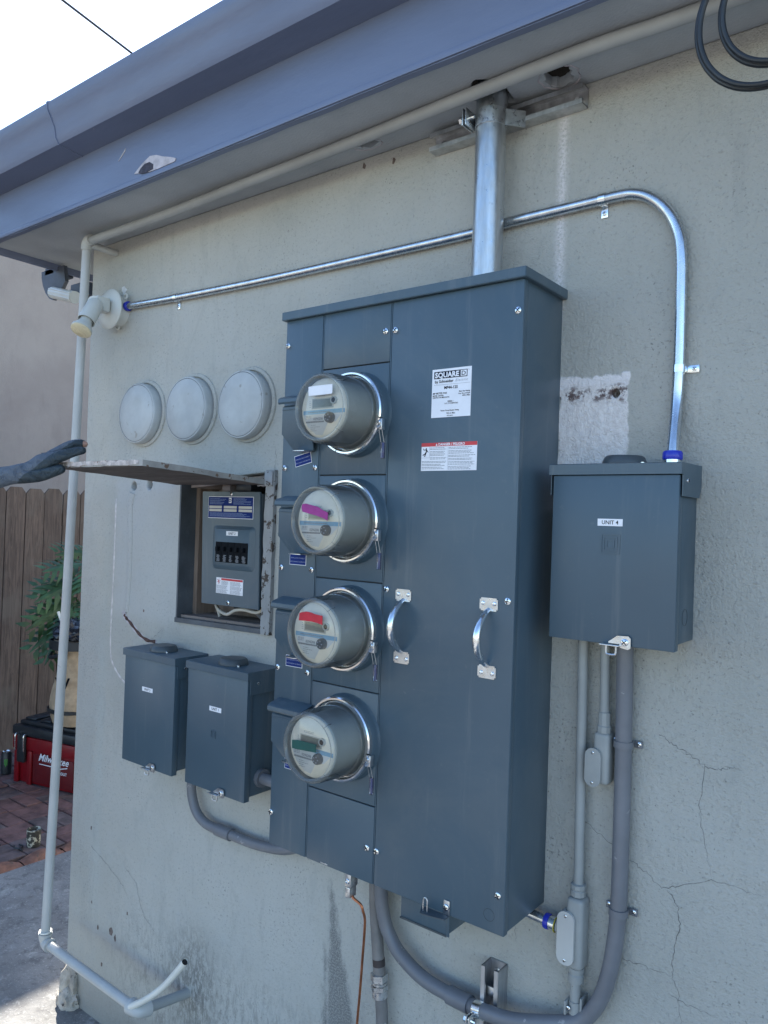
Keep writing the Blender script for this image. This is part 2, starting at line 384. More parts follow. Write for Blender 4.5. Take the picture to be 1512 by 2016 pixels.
def text(s, size, x, y, z, mat, parent, rot=0., align='LEFT', sx=1., bold=0., name='lettering', spacing=1., shear=0., M=None):
    """flat print facing -Y at (x, y, z); z is the baseline"""
    cu = bpy.data.curves.new(name, 'FONT'); cu.body = s; cu.size = size; cu.align_x = align; cu.offset = bold; cu.resolution_u = 2
    cu.space_character = spacing; cu.shear = shear
    t_ = bpy.data.objects.new(name, cu); COL.objects.link(t_)
    me = bpy.data.meshes.new_from_object(t_.evaluated_get(bpy.context.evaluated_depsgraph_get()))
    bpy.data.objects.remove(t_); bpy.data.curves.remove(cu)
    if M is None: M = Matrix.Translation((x, y, z)) @ Matrix.Rotation(-rot, 4, 'Y') @ Matrix.Rotation(PI/2, 4, 'X') @ Matrix.Diagonal((sx, 1, 1, 1))
    me.transform(Matrix.Translation(-origin(parent)) @ M)
    me.materials.clear(); me.materials.append(mat)
    o = bpy.data.objects.new(name, me); COL.objects.link(o); o.parent = parent; return o
def lines(bm, x0, x1, zs, y, h=.0011, ragged=.25, th=.0002):
    """rows of tiny print, too small to read in the photograph"""
    for z in zs:
        xe = x1-(x1-x0)*random.random()*ragged; x = x0
        while x < xe:
            wd = random.uniform(.0025, .007); e = min(x+wd, xe)
            if e-x > .0008: box(bm, x, e, y-th, y, z, z+h)
            x = e+.0012
def circle_prism(bm, cx, cz, r, y0, y1, seg=28, sz=1.):
    prism(bm, [(cx+r*math.cos(2*PI*i/seg), cz+r*sz*math.sin(2*PI*i/seg)) for i in range(seg)], y0, y1)
def screw_mesh():
    bm = bm_new()
    lathe(bm, [(.0072, 0), (.0072, .0012), (.0066, .0028), (.0045, .0040), (0, .0044)], (0, 0, 0), (0, -1, 0), 18)
    return bm
SCREW_ME = None
def screw(parent, x, y, z, s=1., name='screw', rot=None):
    """slotted pan-head screw facing -Y; all share one mesh"""
    global SCREW_ME
    if SCREW_ME is None:
        bm = screw_mesh(); n0 = len(bm.faces)
        for a in (.45, .45+PI/2):
            vs0 = set(bm.verts); box(bm, -.0055, .0055, -.0050, -.0032, -.0007, .0007)
            bmesh.ops.rotate(bm, verts=[v for v in bm.verts if v not in vs0], cent=(0, 0, 0), matrix=Matrix.Rotation(a, 3, 'Y'))
        bm.faces.ensure_lookup_table()
        for f in bm.faces[n0:]: f.material_index = 1
        o = obj(name, bm, [CHROME, DARK], None); SCREW_ME = o.data; bpy.data.objects.remove(o)
    o = bpy.data.objects.new(name, SCREW_ME); COL.objects.link(o); o.parent = parent
    o.location = Vector((x, y, z))-origin(parent); o.scale = (s, s, s); o.rotation_euler = (0, random.uniform(0, 3), 0) if rot is None else rot
    return o

# ================================================================ THE HOUSE
TOP = 1.68                                     # underside of the eave
WX = -1.1413                                   # the wall's left corner
house = thing('house', 'grey-green stucco house wall under a dark fascia and gutter, carrying all the meters', 'house', (WX, 0, -.9))
def wall_mesh():
    cu = bpy.data.curves.new('wall', 'CURVE'); cu.dimensions = '2D'; cu.fill_mode = 'BOTH'
    def loop(pts):
        sp = cu.splines.new('POLY'); sp.points.add(len(pts)-1); sp.use_cyclic_u = True
        for p_, q in zip(sp.points, pts): p_.co = (q[0], q[1], 0, 1)
    edge = [(WX, -.95), (3.2, -.95), (3.2, TOP), (WX, TOP)]
    n = 34
    for i in range(1, n):                      # hand-trowelled corner: not ruler straight
        z = TOP-(TOP+.95)*i/n; edge.append((WX+.0035*noise.noise(Vector((0, 0, z*3.1)))+.0015*noise.noise(Vector((3, 0, z*11))), z))
    loop(edge)
    loop([(-.6086, .449), (-.2237, .4547), (-.2237, .895), (-.6086, .868)][::-1])
    def hole(cx, cz, r, sz=1., jag=.1, n=18):
        loop([(cx+r*(1+jag*random.uniform(-1, 1))*math.cos(-2*PI*i/n), cz+r*sz*(1+jag*random.uniform(-1, 1))*math.sin(-2*PI*i/n)) for i in range(n)])
    hole(-.852, .8568, .0145); hole(-.768, .8611, .0145); hole(.746, 1.040, .0085, 1.1)
    hole(-.879, .440, .009, 1.3, .35)
    cu.extrude = .055; cu.bevel_depth = .005; cu.offset = -.005; cu.bevel_resolution = 2
    o = bpy.data.objects.new('w', cu); COL.objects.link(o)
    me = bpy.data.meshes.new_from_object(o.evaluated_get(bpy.context.evaluated_depsgraph_get()))
    bpy.data.objects.remove(o)
    me.transform(Matrix.Translation((0, .06, 0)) @ Matrix.Rotation(PI/2, 4, 'X'))
    bm = bm_new(); bm.from_mesh(me); return bm
obj('stucco_wall', wall_mesh(), STUCCO, house)
P('side_wall', STUCCO, house, box, WX+.002, WX+.12, .121, 4.5, -.95, TOP)
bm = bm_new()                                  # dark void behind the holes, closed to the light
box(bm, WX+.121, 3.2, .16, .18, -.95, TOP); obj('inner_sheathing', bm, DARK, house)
# chipped foundation at the corner
bm = bm_new()
bmesh.ops.create_icosphere(bm, subdivisions=4, radius=1)
for v in bm.verts:
    c = v.co.copy(); k = noise.fractal(c*2.2, .8, 2., 4)
    v.co = Vector((WX+.035+c.x*.060*(1+.5*k), .05+c.y*.075*(1+.2*k), -.845+c.z*.13*(1+.25*k)))
obj('chipped_footing', bm, paint('broken_concrete', (.42, .38, .32), .9, 0, .3, 22, .006, 60, speck=(.6, 30, (.09, .08, .07))), house, sharp=60)
bm = bm_new()
bmesh.ops.create_icosphere(bm, subdivisions=3, radius=1)
for v in bm.verts:
    c = v.co.copy(); k = noise.fractal(c*2.7+Vector((5, 0, 0)), .8, 2., 4)
    v.co = Vector((WX+.045+c.x*.05*(1+.4*k), -.012+c.y*.035*(1+.3*k), -.895+c.z*.05*(1+.3*k)))
obj('chipped_footing', bm, MATS['broken_concrete'], house, sharp=60)

# eave: soffit with broken-out holes, end trim, fascia, gutter
def soffit_mesh():
    cu = bpy.data.curves.new('s', 'CURVE'); cu.dimensions = '2D'; cu.fill_mode = 'BOTH'
    def loop(pts):
        sp = cu.splines.new('POLY'); sp.points.add(len(pts)-1); sp.use_cyclic_u = True
        for p_, q in zip(sp.points, pts): p_.co = (q[0], q[1], 0, 1)
    loop([(-1.41, -.228), (3.2, -.228), (3.2, 0.119), (WX+.0, 0.119), (WX, 4.5), (-1.41, 4.5)])
    def jag(pts, a=.0035):
        out = []
        for i, p_ in enumerate(pts):
            q = pts[(i+1) % len(pts)]
            for k in range(4):
                t_ = k/4; out.append((p_[0]+(q[0]-p_[0])*t_+random.uniform(-a, a), p_[1]+(q[1]-p_[1])*t_+random.uniform(-a, a)))
        return out
    loop(jag([(.446, -.020), (.515, -.020), (.522, -.085), (.512, -.122), (.488, -.137), (.462, -.122), (.442, -.09)])[::-1])
    loop(jag([(.596, -.050), (.614, -.084), (.662, -.083), (.656, -.050), (.646, -.024), (.621, -.014), (.602, -.028)])[::-1])
    loop(jag([(.100, -.060), (.155, -.062), (.160, -.045), (.128, -.032), (.106, -.045)], .003)[::-1])
    cu.extrude = .010; cu.bevel_depth = .0015; cu.offset = -.0015
    o = bpy.data.objects.new('w', cu); COL.objects.link(o)
    me = bpy.data.meshes.new_from_object(o.evaluated_get(bpy.context.evaluated_depsgraph_get())); bpy.data.objects.remove(o)
    me.transform(Matrix.Translation((0, 0, TOP+.0115+.0005))); bm = bm_new(); bm.from_mesh(me); return bm
obj('soffit', soffit_mesh(), SOFFIT, house)
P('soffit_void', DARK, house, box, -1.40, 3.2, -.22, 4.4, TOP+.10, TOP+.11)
for pts in ([(.592, -.045), (.610, -.084), (.664, -.084), (.660, -.022), (.622, -.010), (.600, -.022)], [(.090, -.068), (.168, -.070), (.172, -.038), (.125, -.026), (.096, -.040)]):
    pass
# crumbling plaster lips round the holes
bm = bm_new()
for cx, cy2, rx, ry, n in ((.629, -.050, .0345, .0365, 60), (.130, -.048, .034, .018, 50)):
    rin = []; rout = []
    for i in range(n):
        a = 2*PI*i/n; q = noise.noise(Vector((math.cos(a)*3+cx*9, math.sin(a)*3, 0))); q2 = noise.noise(Vector((math.cos(a)*7, math.sin(a)*7, cx*5)))
        k0 = 1+.10*q2; k1 = 1.10+.22*max(0, q+.35)+.05*q2
        rin.append(bm.verts.new((cx+rx*k0*math.cos(a), cy2+ry*k0*math.sin(a), TOP+.004))); rout.append((bm.verts.new((cx+rx*k1*math.cos(a), cy2+ry*k1*math.sin(a), TOP-.0015)), bm.verts.new((cx+rx*(k1+.02)*math.cos(a), cy2+ry*(k1+.02)*math.sin(a), TOP+.001))))
    for i in range(n):
        j_ = (i+1) % n; bm.faces.new((rin[i], rin[j_], rout[j_][0], rout[i][0])); bm.faces.new((rout[i][0], rout[j_][0], rout[j_][1], rout[i][1]))
obj('crumbled_plaster', bm, PEEL, house, kind='stuff')
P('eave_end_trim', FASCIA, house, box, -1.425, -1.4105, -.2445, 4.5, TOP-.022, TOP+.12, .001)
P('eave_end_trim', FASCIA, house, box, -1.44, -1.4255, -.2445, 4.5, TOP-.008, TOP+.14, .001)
FY = -.245
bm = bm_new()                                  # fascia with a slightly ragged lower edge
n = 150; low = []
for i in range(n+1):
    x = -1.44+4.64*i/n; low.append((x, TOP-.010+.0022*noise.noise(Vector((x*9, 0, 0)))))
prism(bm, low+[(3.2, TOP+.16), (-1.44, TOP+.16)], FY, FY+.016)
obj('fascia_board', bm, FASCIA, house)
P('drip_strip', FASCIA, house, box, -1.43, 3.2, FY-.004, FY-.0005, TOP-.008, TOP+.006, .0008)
P('peeled_paint', PEEL, house, prism, [(-.5385, 1.7015), (-.520, 1.712), (-.500, 1.722), (-.469, 1.7326), (-.440, 1.728), (-.410, 1.716), (-.375, 1.7052), (-.355, 1.697), (-.36, 1.690), (-.43, 1.6885), (-.47, 1.690), (-.50, 1.695)], FY-.0022, FY-.0004)
P('rot_hole', paint('rotten_wood', (.055, .055, .075), .9, 0, .3, 40, .004, 60), house, prism, [(-.518, 1.699), (-.508, 1.709), (-.490, 1.7165), (-.468, 1.716), (-.452, 1.706), (-.452, 1.693), (-.48, 1.6905), (-.505, 1.693)], FY-.0032, FY-.0023)
P('peeled_paint', PEEL, house, prism, [(-.620, 1.757), (-.604, 1.766), (-.588, 1.778), (-.586, 1.786), (-.593, 1.780), (-.606, 1.770)], FY-.0012, FY-.0004)
GP = [(-.2455, 1.822), (-.320, 1.8275), (-.330, 1.842), (-.334, 1.868), (-.348, 1.896), (-.357, 1.912), (-.3585, 1.932), (-.350, 1.937), (-.3485, 1.934), (-.3555, 1.929), (-.354, 1.913), (-.345, 1.899), (-.331, 1.870), (-.327, 1.843), (-.318, 1.831), (-.2455, 1.8255)]
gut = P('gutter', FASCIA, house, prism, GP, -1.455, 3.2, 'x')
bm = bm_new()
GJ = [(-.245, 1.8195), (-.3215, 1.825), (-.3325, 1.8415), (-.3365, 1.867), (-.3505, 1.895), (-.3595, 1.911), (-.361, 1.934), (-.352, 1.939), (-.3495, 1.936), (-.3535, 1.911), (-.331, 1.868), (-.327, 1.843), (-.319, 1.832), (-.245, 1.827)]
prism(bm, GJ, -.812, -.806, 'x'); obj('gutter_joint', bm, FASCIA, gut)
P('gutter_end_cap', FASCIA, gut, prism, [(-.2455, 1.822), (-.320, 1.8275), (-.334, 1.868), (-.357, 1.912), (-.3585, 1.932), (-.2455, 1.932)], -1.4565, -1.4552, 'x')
bm = bm_new(); prism(bm, [(-.16, 1.945), (-.16, 1.965), (1.8, 2.55), (1.8, 2.53)], -1.45, 3.2, 'x'); prism(bm, [(1.801, 2.53), (1.801, 2.55), (4.5, 1.80), (4.5, 1.78)], -1.45, 3.2, 'x')
obj('roof', bm, ROOFM, house)
bm = bm_new(); prism(bm, [(-.20, TOP+.13), (-.20, 1.94), (-.16, 1.944), (1.8, 2.528), (4.4, 1.79), (4.4, TOP+.13)], -1.405, -1.395, 'x'); obj('gable_end', bm, STUCCO, house)

# plaster repairs and cracks on the wall
def ribbon(bm, pts, wd, y, jit=.004, wob=.0, sub=7):
    out = []
    for a, b_ in zip(pts, pts[1:]):
        for k in range(sub):
            t_ = k/sub; out.append(Vector((a[0]+(b_[0]-a[0])*t_+random.uniform(-jit, jit), 0, a[1]+(b_[1]-a[1])*t_+random.uniform(-jit, jit))))
    out.append(Vector((pts[-1][0], 0, pts[-1][1]))); n = len(out); L_ = []; R_ = []
    for i in range(n):
        d = (out[min(i+1, n-1)]-out[max(i-1, 0)]).normalized(); nn = Vector((-d.z, 0, d.x)); ww = wd*random.uniform(.35, 1.)*(1-.85*(i/(n-1))**3)
        L_.append(bm.verts.new(out[i]+nn*ww+Vector((0, y, 0)))); R_.append(bm.verts.new(out[i]-nn*ww+Vector((0, y, 0))))
    for i in range(n-1): bm.faces.new((L_[i], L_[i+1], R_[i+1], R_[i]))
CR = paint('crack_shadow', (.12, .122, .118), .9)
for pts in ([(.7135, .1884), (.7665, .159), (.8076, .139), (.8398, .1247), (.866, .1044), (.9078, .1277), (.9533, .1496), (1.0041, .1476), (1.04, .146)],
            [(.8767, .1078), (.897, .0778), (.8991, .0428), (.8906, -.0031), (.8876, -.0472), (.8996, -.0711), (.9064, -.1251), (.907, -.20)],
            [(.8539, .39), (.8795, .3751), (.908, .3631), (.9342, .3492), (.9278, .2752), (.936, .2245), (.9533, .1496)],
            [(.9342, .3492), (.9628, .3475), (.979, .3573), (.9985, .3548)], [(.7963, -.0489), (.8451, -.049), (.8876, -.0472)], [(.89, -.085), (.93, -.09), (.965, -.088)],
            [(-1.0148, -.3483), (-.9121, -.3847), (-.8314, -.4199), (-.79, -.455)], [(-.8181, -.3615), (-.7576, -.3919), (-.7383, -.4389), (-.7115, -.4781), (-.6457, -.5171), (-.606, -.5356)],
            [(.5665, -.04), (.566, -.07), (.569, -.10)], [(-.205, .90), (-.198, .935), (-.206, .97)], [(-.73, .378), (-.70, .395), (-.665, .42)]):
    bm = bm_new(); ribbon(bm, pts, .00065, -.0006, .0026); obj('crack', bm, CR, house)
Yn = Vector((0, 1, 0))
P('plaster_ridge', STUCCO, house, tube, [(-.858, 0, .835), (-.8676, 0, .79), (-.860, 0, .66), (-.859, 0, .547), (-.8647, 0, .45)], lambda t: .017*(1-.4*t), 14, flat=(Yn, .32))
P('caulk_line', paint('pale_caulk', (.58, .55, .53), .7, 0, .2, 60, .001, 200), house, tube, [(-.9465, 0, .8156), (-.9459, 0, .586), (-.9499, 0, .38), (-.9449, 0, .303), (-.930, 0, .272), (-.9015, 0, .2458), (-.865, 0, .2235), (-.8, 0, .195)], lambda t: .0032+.0008*math.sin(t*60), 8, flat=(Yn, .5))
P('gouge_edge', PEEL, house, tube, [(-.882, 0, .452), (-.872, 0, .434), (-.843, 0, .417), (-.7961, 0, .388), (-.751, 0, .372), (-.700, 0, .372)], lambda t: .0105*(1-.45*t)+.0015*math.sin(t*40), 10, flat=(Yn, .16))
P('gouge', paint('gouge_brown', (.085, .05, .042), .9, 0, .4, 60, .003, 100), house, tube, [(-.876, -.0012, .440), (-.866, -.0012, .431), (-.843, -.0012, .4185), (-.7961, -.0012, .3895), (-.751, -.0012, .373), (-.705, -.0012, .3725)], lambda t: .0052+.0012*math.sin(t*33), 8, flat=(Yn, .18))
P('paint_splash', paint('white_splash', (.62, .62, .62), .7, 0, .1, 60), house, tube, [(-.938, 0, 1.4985), (-.950, 0, 1.512), (-.952, 0, 1.520)], lambda t: .012*(1-.4*t), 12, flat=(Yn, .12))
# chips in the paint
bm = bm_new()
for x, z, s in ((-.772, .462, .004), (-1.02, -.29, .006), (-.96, -.60, .006), (-1.0, -.53, .004), (-.885, -.585, .012), (-.86, -.60, .008), (-.93, -.71, .006), (.078, 1.66, .007), (.172, 1.650, .007), (-.80, -.50, .004)):
    prism(bm, [(x+s*math.cos(a)*random.uniform(.4, 1), z+1.7*s*math.sin(a)*random.uniform(.5, 1)) for a in [i*PI/4 for i in range(8)]], -.0009, -.0002)
obj('paint_chips', bm, paint('chip_brown', (.16, .125, .11), .9, 0, .3, 90), house, kind='stuff')

# ================================================================ METER PACK
D = .1722; W = .6311
pack = thing('meter_pack', 'tall grey enamel four-meter panel in the middle of the wall', 'meter panel', (0, 0, 0))
bm = bm_new()
box(bm, .003, W-.003, -D+.016, 0.004, .002, 1.243, .0015)
obj('enclosure', bm, ENA, pack)
P('door_frame', GAP, pack, box, .004, W-.004, -D+.006, -D+.0155, .004, 1.242)
bm = bm_new(); prism(bm, [(-.008, 1.2605), (W+.008, 1.2605), (W+.008, 1.2405), (-.008, 1.2405)], -D-.010, .003, 'y', .0012); obj('rain_cap', bm, ENA, pack)
def cover(x0, x1, z0, z1, lab=None, name='cover_panel'):
    return P(name, ENA, pack, box, x0, x1, -D, -D+.0058, z0, z1, .0016, label=lab)
cover(.0, .1175, .0, 1.2402, 'narrow cover strip down the left side carrying the breaker flaps', 'breaker_cover')
zs = [0, .1635, .4035, .639, .8715, 1.1130, 1.2402]
for a, b_ in zip(zs, zs[1:]): cover(.1225, .3140, a+(.0012 if a else 0), b_-(.0012 if b_ < 1.24 else 0))
# vertical roll-formed beads beside the seams
for x in (.1200, .3158):
    P('seam_bead', ENA, pack, box, x-.0014, x+.0014, -D+.001, -D+.0055, .001, 1.2402, .0008)
bm = bm_new(); box(bm, .3182, W, -D, -D+.0155, .0, 1.2402, .0022, 3); obj('blank_cover', bm, ENA, pack, 'large blank cover on the right with two pull handles')
P('side_seam', GAP, pack, box, W-.004, W-.0022, -D+.0157, -D+.0175, .003, 1.24)
for x, z in ((.0085, 1.1806), (.3022, 1.1797), (.3285, 1.1786), (.0108, .8893), (.1085, .8895), (.0108, .6545), (.1085, .6549), (.0108, .4182), (.1070, .4185), (.0050, .0747), (.3277, .6283), (.6205, 1.1803), (.6180, .6285), (.2984, .073), (.3245, .0729), (.6170, .0738)):
    screw(pack, x, -D, z)
# sockets pressed into the meter covers and flaps over the breakers
MC = [1.0035, .7695, .5350, .2975]; FZ = [1.0341, .7975, .5612, .3225]
for i, zc in enumerate(MC):
    P('socket_collar', ENA, pack, lathe, [(.0955, -.002), (.0925, .004), (.0915, .008), (.0915, .0235), (.0905, .025), (.086, .025), (.084, .0), (.05, -.001)], (.2305, -D, zc), (0, -1, 0), 64)
    z = FZ[i]
    fl = P('breaker_flap', ENA, pack, prism, [(-D, z-.001), (-.198, z-.001), (-.2035, z-.006), (-.2035, z-.068), (-.184, z-.106), (-.180, z-.106), (-.1985, z-.069), (-.1985, z-.008), (-.196, z-.004), (-D, z-.004)], .0272, .1215, 'x')
    # chamfer the two lower corners of the flap
    for v in fl.data.vertices:
        if v.co.z+0 < z-.10: v.co.x = .0500 if v.co.x < .07 else .1120
    P('flap_side', ENA, fl, prism, [(-D, z-.002), (-.199, z-.003), (-.2025, z-.007), (-.2025, z-.067), (-D, z-.072)], .0273, .0290, 'x')
    P('flap_side', ENA, fl, prism, [(-D, z-.002), (-.199, z-.003), (-.2025, z-.007), (-.2025, z-.067), (-D, z-.072)], .1195, .1212, 'x')
    P('flap_rib', ENA, fl, box, .0275, .1210, -.2052, -.2035, z-.0125, z-.0105, .0006)
    P('hinge_hood', ENA, pack, prism, [(-D+.001, z+.026), (-D-.004, z+.026), (-.206, z+.0175), (-.2115, z+.013), (-.2125, z+.005), (-.2095, z+.001), (-.208, z+.002), (-.2105, z+.006), (-.2095, z+.0115), (-.205, z+.0155), (-D-.004, z+.0225), (-D+.001, z+.0225)], .0200, .1285, 'x')
    P('hinge_barrel', ENA, pack, tube, [(.0215, -.2055, z+.008), (.127, -.2055, z+.008)], .0052, 12, False)
    P('flap_tongue', STEELP, pack, prism, [(.060, -D), (.104, -D), (.100, -.203), (.092, -.207), (.070, -.207), (.063, -.203)], z-.1085, z-.107, 'z')
STKT = paint('sticker_text', (.30, .34, .52), .5)
# small blue stickers
for i, (x, z, rot) in enumerate([(.0690, .9090, .21), (.0635, .6758, .0), (.0625, .4385, .012), (.0705, .2005, .0)]):
    st = thing('x', 'x', 'x')
    M = Matrix.Translation((x, -D, z)) @ Matrix.Rotation(-rot, 4, 'Y')
    def sp(x0, x1, z0, z1, y0, y1):
        bm = bm_new(); box(bm, x0, x1, y0, y1, z0, z1); bmesh.ops.transform(bm, matrix=M, verts=bm.verts); return bm
    bpy.data.objects.remove(st)
    lb = obj('warning_sticker', sp(-.0265, .0265, -.0130, .0130, -.0005, 0), WHITE, pack)
    obj('sticker_field', sp(-.0253, .0253, -.0118, .0118, -.0008, -.00055), BLUEP, lb)
    for s_, dz in (('SERVICE DISCONNECT', .0018), ('DESCONEXION DE SERVICIO', -.0068)):
        R = M @ Matrix.Translation((0, -.001, dz)) @ Matrix.Rotation(PI/2, 4, 'X') @ Matrix.Diagonal((1.02 if 'DESC' not in s_ else .84, 1, 1, 1))
        text(s_, .0044, 0, 0, 0, STKT, lb, align='CENTER', M=R)
# rating plate
npl = P('rating_plate', WHITE, pack, box, .4275, .5210, -D-.0006, -D, .9860, 1.0845)
P('logo_field', paint('logo_navy', (.004, .010, .025), .8, spec=.15), npl, box, .4320, .5115, -D-.0009, -D-.00065, 1.0650, 1.0795)
text('SQUARE', .0145, .4345, -D-.0012, 1.0672, WHITE, npl, sx=1.06, bold=.0006)
P('logo_square', WHITE, npl, box, .4960, .5100, -D-.0012, -D-.00095, 1.0664, 1.0782)
text('D', .0128, .5030, -D-.0015, 1.0677, MATS['logo_navy'], npl, align='CENTER', sx=1.15, bold=.0001)
text('by Schneider', .0080, .4340, -D-.0009, 1.0565, BLACKP, npl, bold=.00018, sx=1.08)
text('Electric', .0075, .4835, -D-.0009, 1.0568, GREYP, npl, shear=.3, spacing=1.25)
text('R', .003, .5140, -D-.0009, 1.0775, BLACKP, npl)
P('rule', GREYP, npl, box, .4320, .5185, -D-.0009, -D-.00065, 1.0522, 1.0526)
text('MP44-125', .0080, .4735, -D-.0009, 1.0432, BLACKP, npl, align='CENTER', bold=.00022)
for s_, sz, x, z in (('MP METER PAK', .0052, .4300, 1.0335), ('METER CENTER', .0038, .4300, 1.0292), ('CENTRO DE MEDICION', .0038, .4300, 1.0253), ('Main Bus Rating', .0040, .4930, 1.0350), ('Cap. Bus principal', .0038, .4915, 1.0307), ('400 A Max', .0042, .5010, 1.0262), ('SERIES 1', .0040, .4665, 1.0165), ('1 Ø / 3 W SERVICIO', .0038, .4585, 1.0125), ('Tenant Circuit Breaker Rating', .0036, .4500, .9985), ('125 A. Max', .0046, .4640, .9925), ('40273-480-01', .0026, .4660, .9882)):
    text(s_, sz, x, -D-.0009, z, BLACKP, npl, bold=.00008)
# danger plate
dp = P('danger_plate', WHITE, pack, box, .4063, .5392, -D-.0006, -D, .8780, .9350)
P('red_band', REDP, dp, box, .4063, .5392, -D-.0009, -D-.00065, .9275, .9350)
text('DANGER / PELIGRO', .0072, .4480, -D-.0012, .9288, WHITE, dp, bold=.00022)
P('warning_triangle', WHITE, dp, prism, [(.4415, .9288), (.4460, .9288), (.44375, .9335)], -D-.0012, -D-.00095)
bm = bm_new()
lines(bm, .4280, .4690, [.9240, .9210, .9165, .9138, .9111, .9084, .9040, .9013], -D-.0007)
lines(bm, .4080, .4695, [.8965, .8940, .8905, .8880, .8845, .8815], -D-.0007)
lines(bm, .4730, .5360, [.9240, .9212, .9172, .9146, .9120, .9080, .9055, .9015, .8990, .8950, .8925, .8898, .8858, .8830, .8804], -D-.0007)
obj('small_print', bm, GREYP, dp, kind='stuff')
bm = bm_new(); YP = -D-.0011                   # the little shocked figure
circle_prism(bm, .4185, .9235, .0011, YP, YP+.0004)
for a, b_, wv in (((.4183, .9225), (.4188, .9170), .0011), ((.4186, .9215), (.4235, .9160), .0006), ((.4183, .9215), (.4130, .9205), .0006), ((.4130, .9205), (.4105, .9235), .0005), ((.4188, .9175), (.4155, .9125), .0009), ((.4155, .9125), (.4100, .9100), .0008), ((.4190, .9175), (.4170, .9125), .0009), ((.4170, .9125), (.4145, .9070), .0008)):
    d = (Vector(b_)-Vector(a)).normalized(); nn = Vector((-d.y, d.x))*wv; a_, c_ = Vector(a), Vector(b_)
    prism(bm, [tuple(a_+nn), tuple(a_-nn), tuple(c_-nn), tuple(c_+nn)], YP, YP+.0004)
    YP -= .00002
obj('pictogram', bm, BLACKP, dp)
bm = bm_new(); box(bm, .4065, .4268, -D-.0008, -D-.0006, .9044, .9048); box(bm, .4266, .4270, -D-.00079, -D-.0006, .9048, .9274); box(bm, .4712, .4715, -D-.0008, -D-.0006, .880, .926)
obj('rule', bm, GREYP, dp)
# pull handles
def handle(cx):
    h = P('pull_handle', CHROME, pack, tube, [(cx, -D-.001, .6085), (cx, -D-.012, .603), (cx, -D-.030, .588), (cx, -D-.0405, .572), (cx, -D-.0435, .555), (cx, -D-.0405, .538), (cx, -D-.030, .522), (cx, -D-.012, .507), (cx, -D-.001, .5015)], lambda t: .0048+.0033*math.sin(PI*t)**1.2, 20)
    for z0, z1, s in ((.6065, .6315, 1), (.4770, .5020, -1)):
        bm = bm_new(); box(bm, cx-.0200, cx+.0200, -D-.0022, -D, z0, z1)
        bmesh.ops.bevel(bm, geom=[e for e in bm.edges if abs(e.verts[0].co.y-e.verts[1].co.y) > .001], offset=.003, segments=4, affect='EDGES')
        pl = obj('mounting_plate', bm, STEELP, h)
        for dx in (-.0125, .0125):
            bm = bm_new(); lathe(bm, [(.0042, 0), (.0042, .001), (.003, .0022), (.0016, .0024), (.0014, .0006), (0, .0006)], (cx+dx, -D-.0022, (z0+z1)/2+s*.002), (0, -1, 0), 16)
            obj('rivet', bm, CHROME, pl)
handle(.3730); handle(.5773)
P('knockout', GAP, pack, lathe, [(.0118, -.0004), (.0118, .0003), (.0112, .0003), (.0112, -.0004)], (.5985, -D, .0318), (0, -1, 0), 32)
P('pressed_slot', STEELP, pack, box, .166, .187, -D-.0008, -D, .0022, .0050, .0004)
# hasp at the foot of the blank cover
hs = P('hasp', STEELP, pack, box, .4975, .5115, -D-.0030, -D-.0005, .0010, .0290, .0008)
P('hasp_arm', ENA_DK, hs, prism, [(.4450, -D-.002), (.4600, -.202), (.4790, -.200), (.5115, -.192), (.5115, -D-.001)], -.0015, .0005, 'z')
P('hasp_loop', STEELP, hs, tube, [(.4595, -.190, .0005), (.4595, -.190, .020), (.4620, -.190, .0262), (.4665, -.190, .0262), (.4690, -.190, .020), (.4690, -.190, .0005)], .0014, 8)
screw(hs, .5045, -D-.003, .0160, .95)
tr = P('cable_trough', ENA, pack, box, .3400, .4590, -.100, .004, -.0860, .0015, .0010)
P('trough_lip', ENA_DK, tr, box, .3392, .4598, -.1020, -.1005, -.0885, -.0845)
P('trough_flange', ENA, tr, box, .4592, .4660, -.1015, -.0990, -.0870, .0, .0006)
screw(tr, .3520, -.100, -.0300, .45); screw(tr, .4700, -.045, -.055, .6)
P('trough_bracket', STEELP, tr, box, .4592, .4790, -.0440, -.0420, -.072, -.02)
lug = P('ground_lug', STEELP, pack, box, .188, .206, -.112, -.086, -.0640, -.0320, .0015)
P('lug_foot', STEELP, lug, box, .190, .204, -.112, -.088, -.0880, -.0645, .002)
lathe_bm = bm_new(); lathe(lathe_bm, [(.0060, 0), (.0060, .002), (.0045, .003), (.0042, .001), (0, .001)], (.197, -.112, -.050), (0, -1, 0), 16); obj('lug_screw', lathe_bm, CHROME, lug)
P('ground_screw', paint('green_screw', (.01, .28, .11), .35), lug, box, .184, .210, -.116, -.084, -.0312, -.0245, .0015)

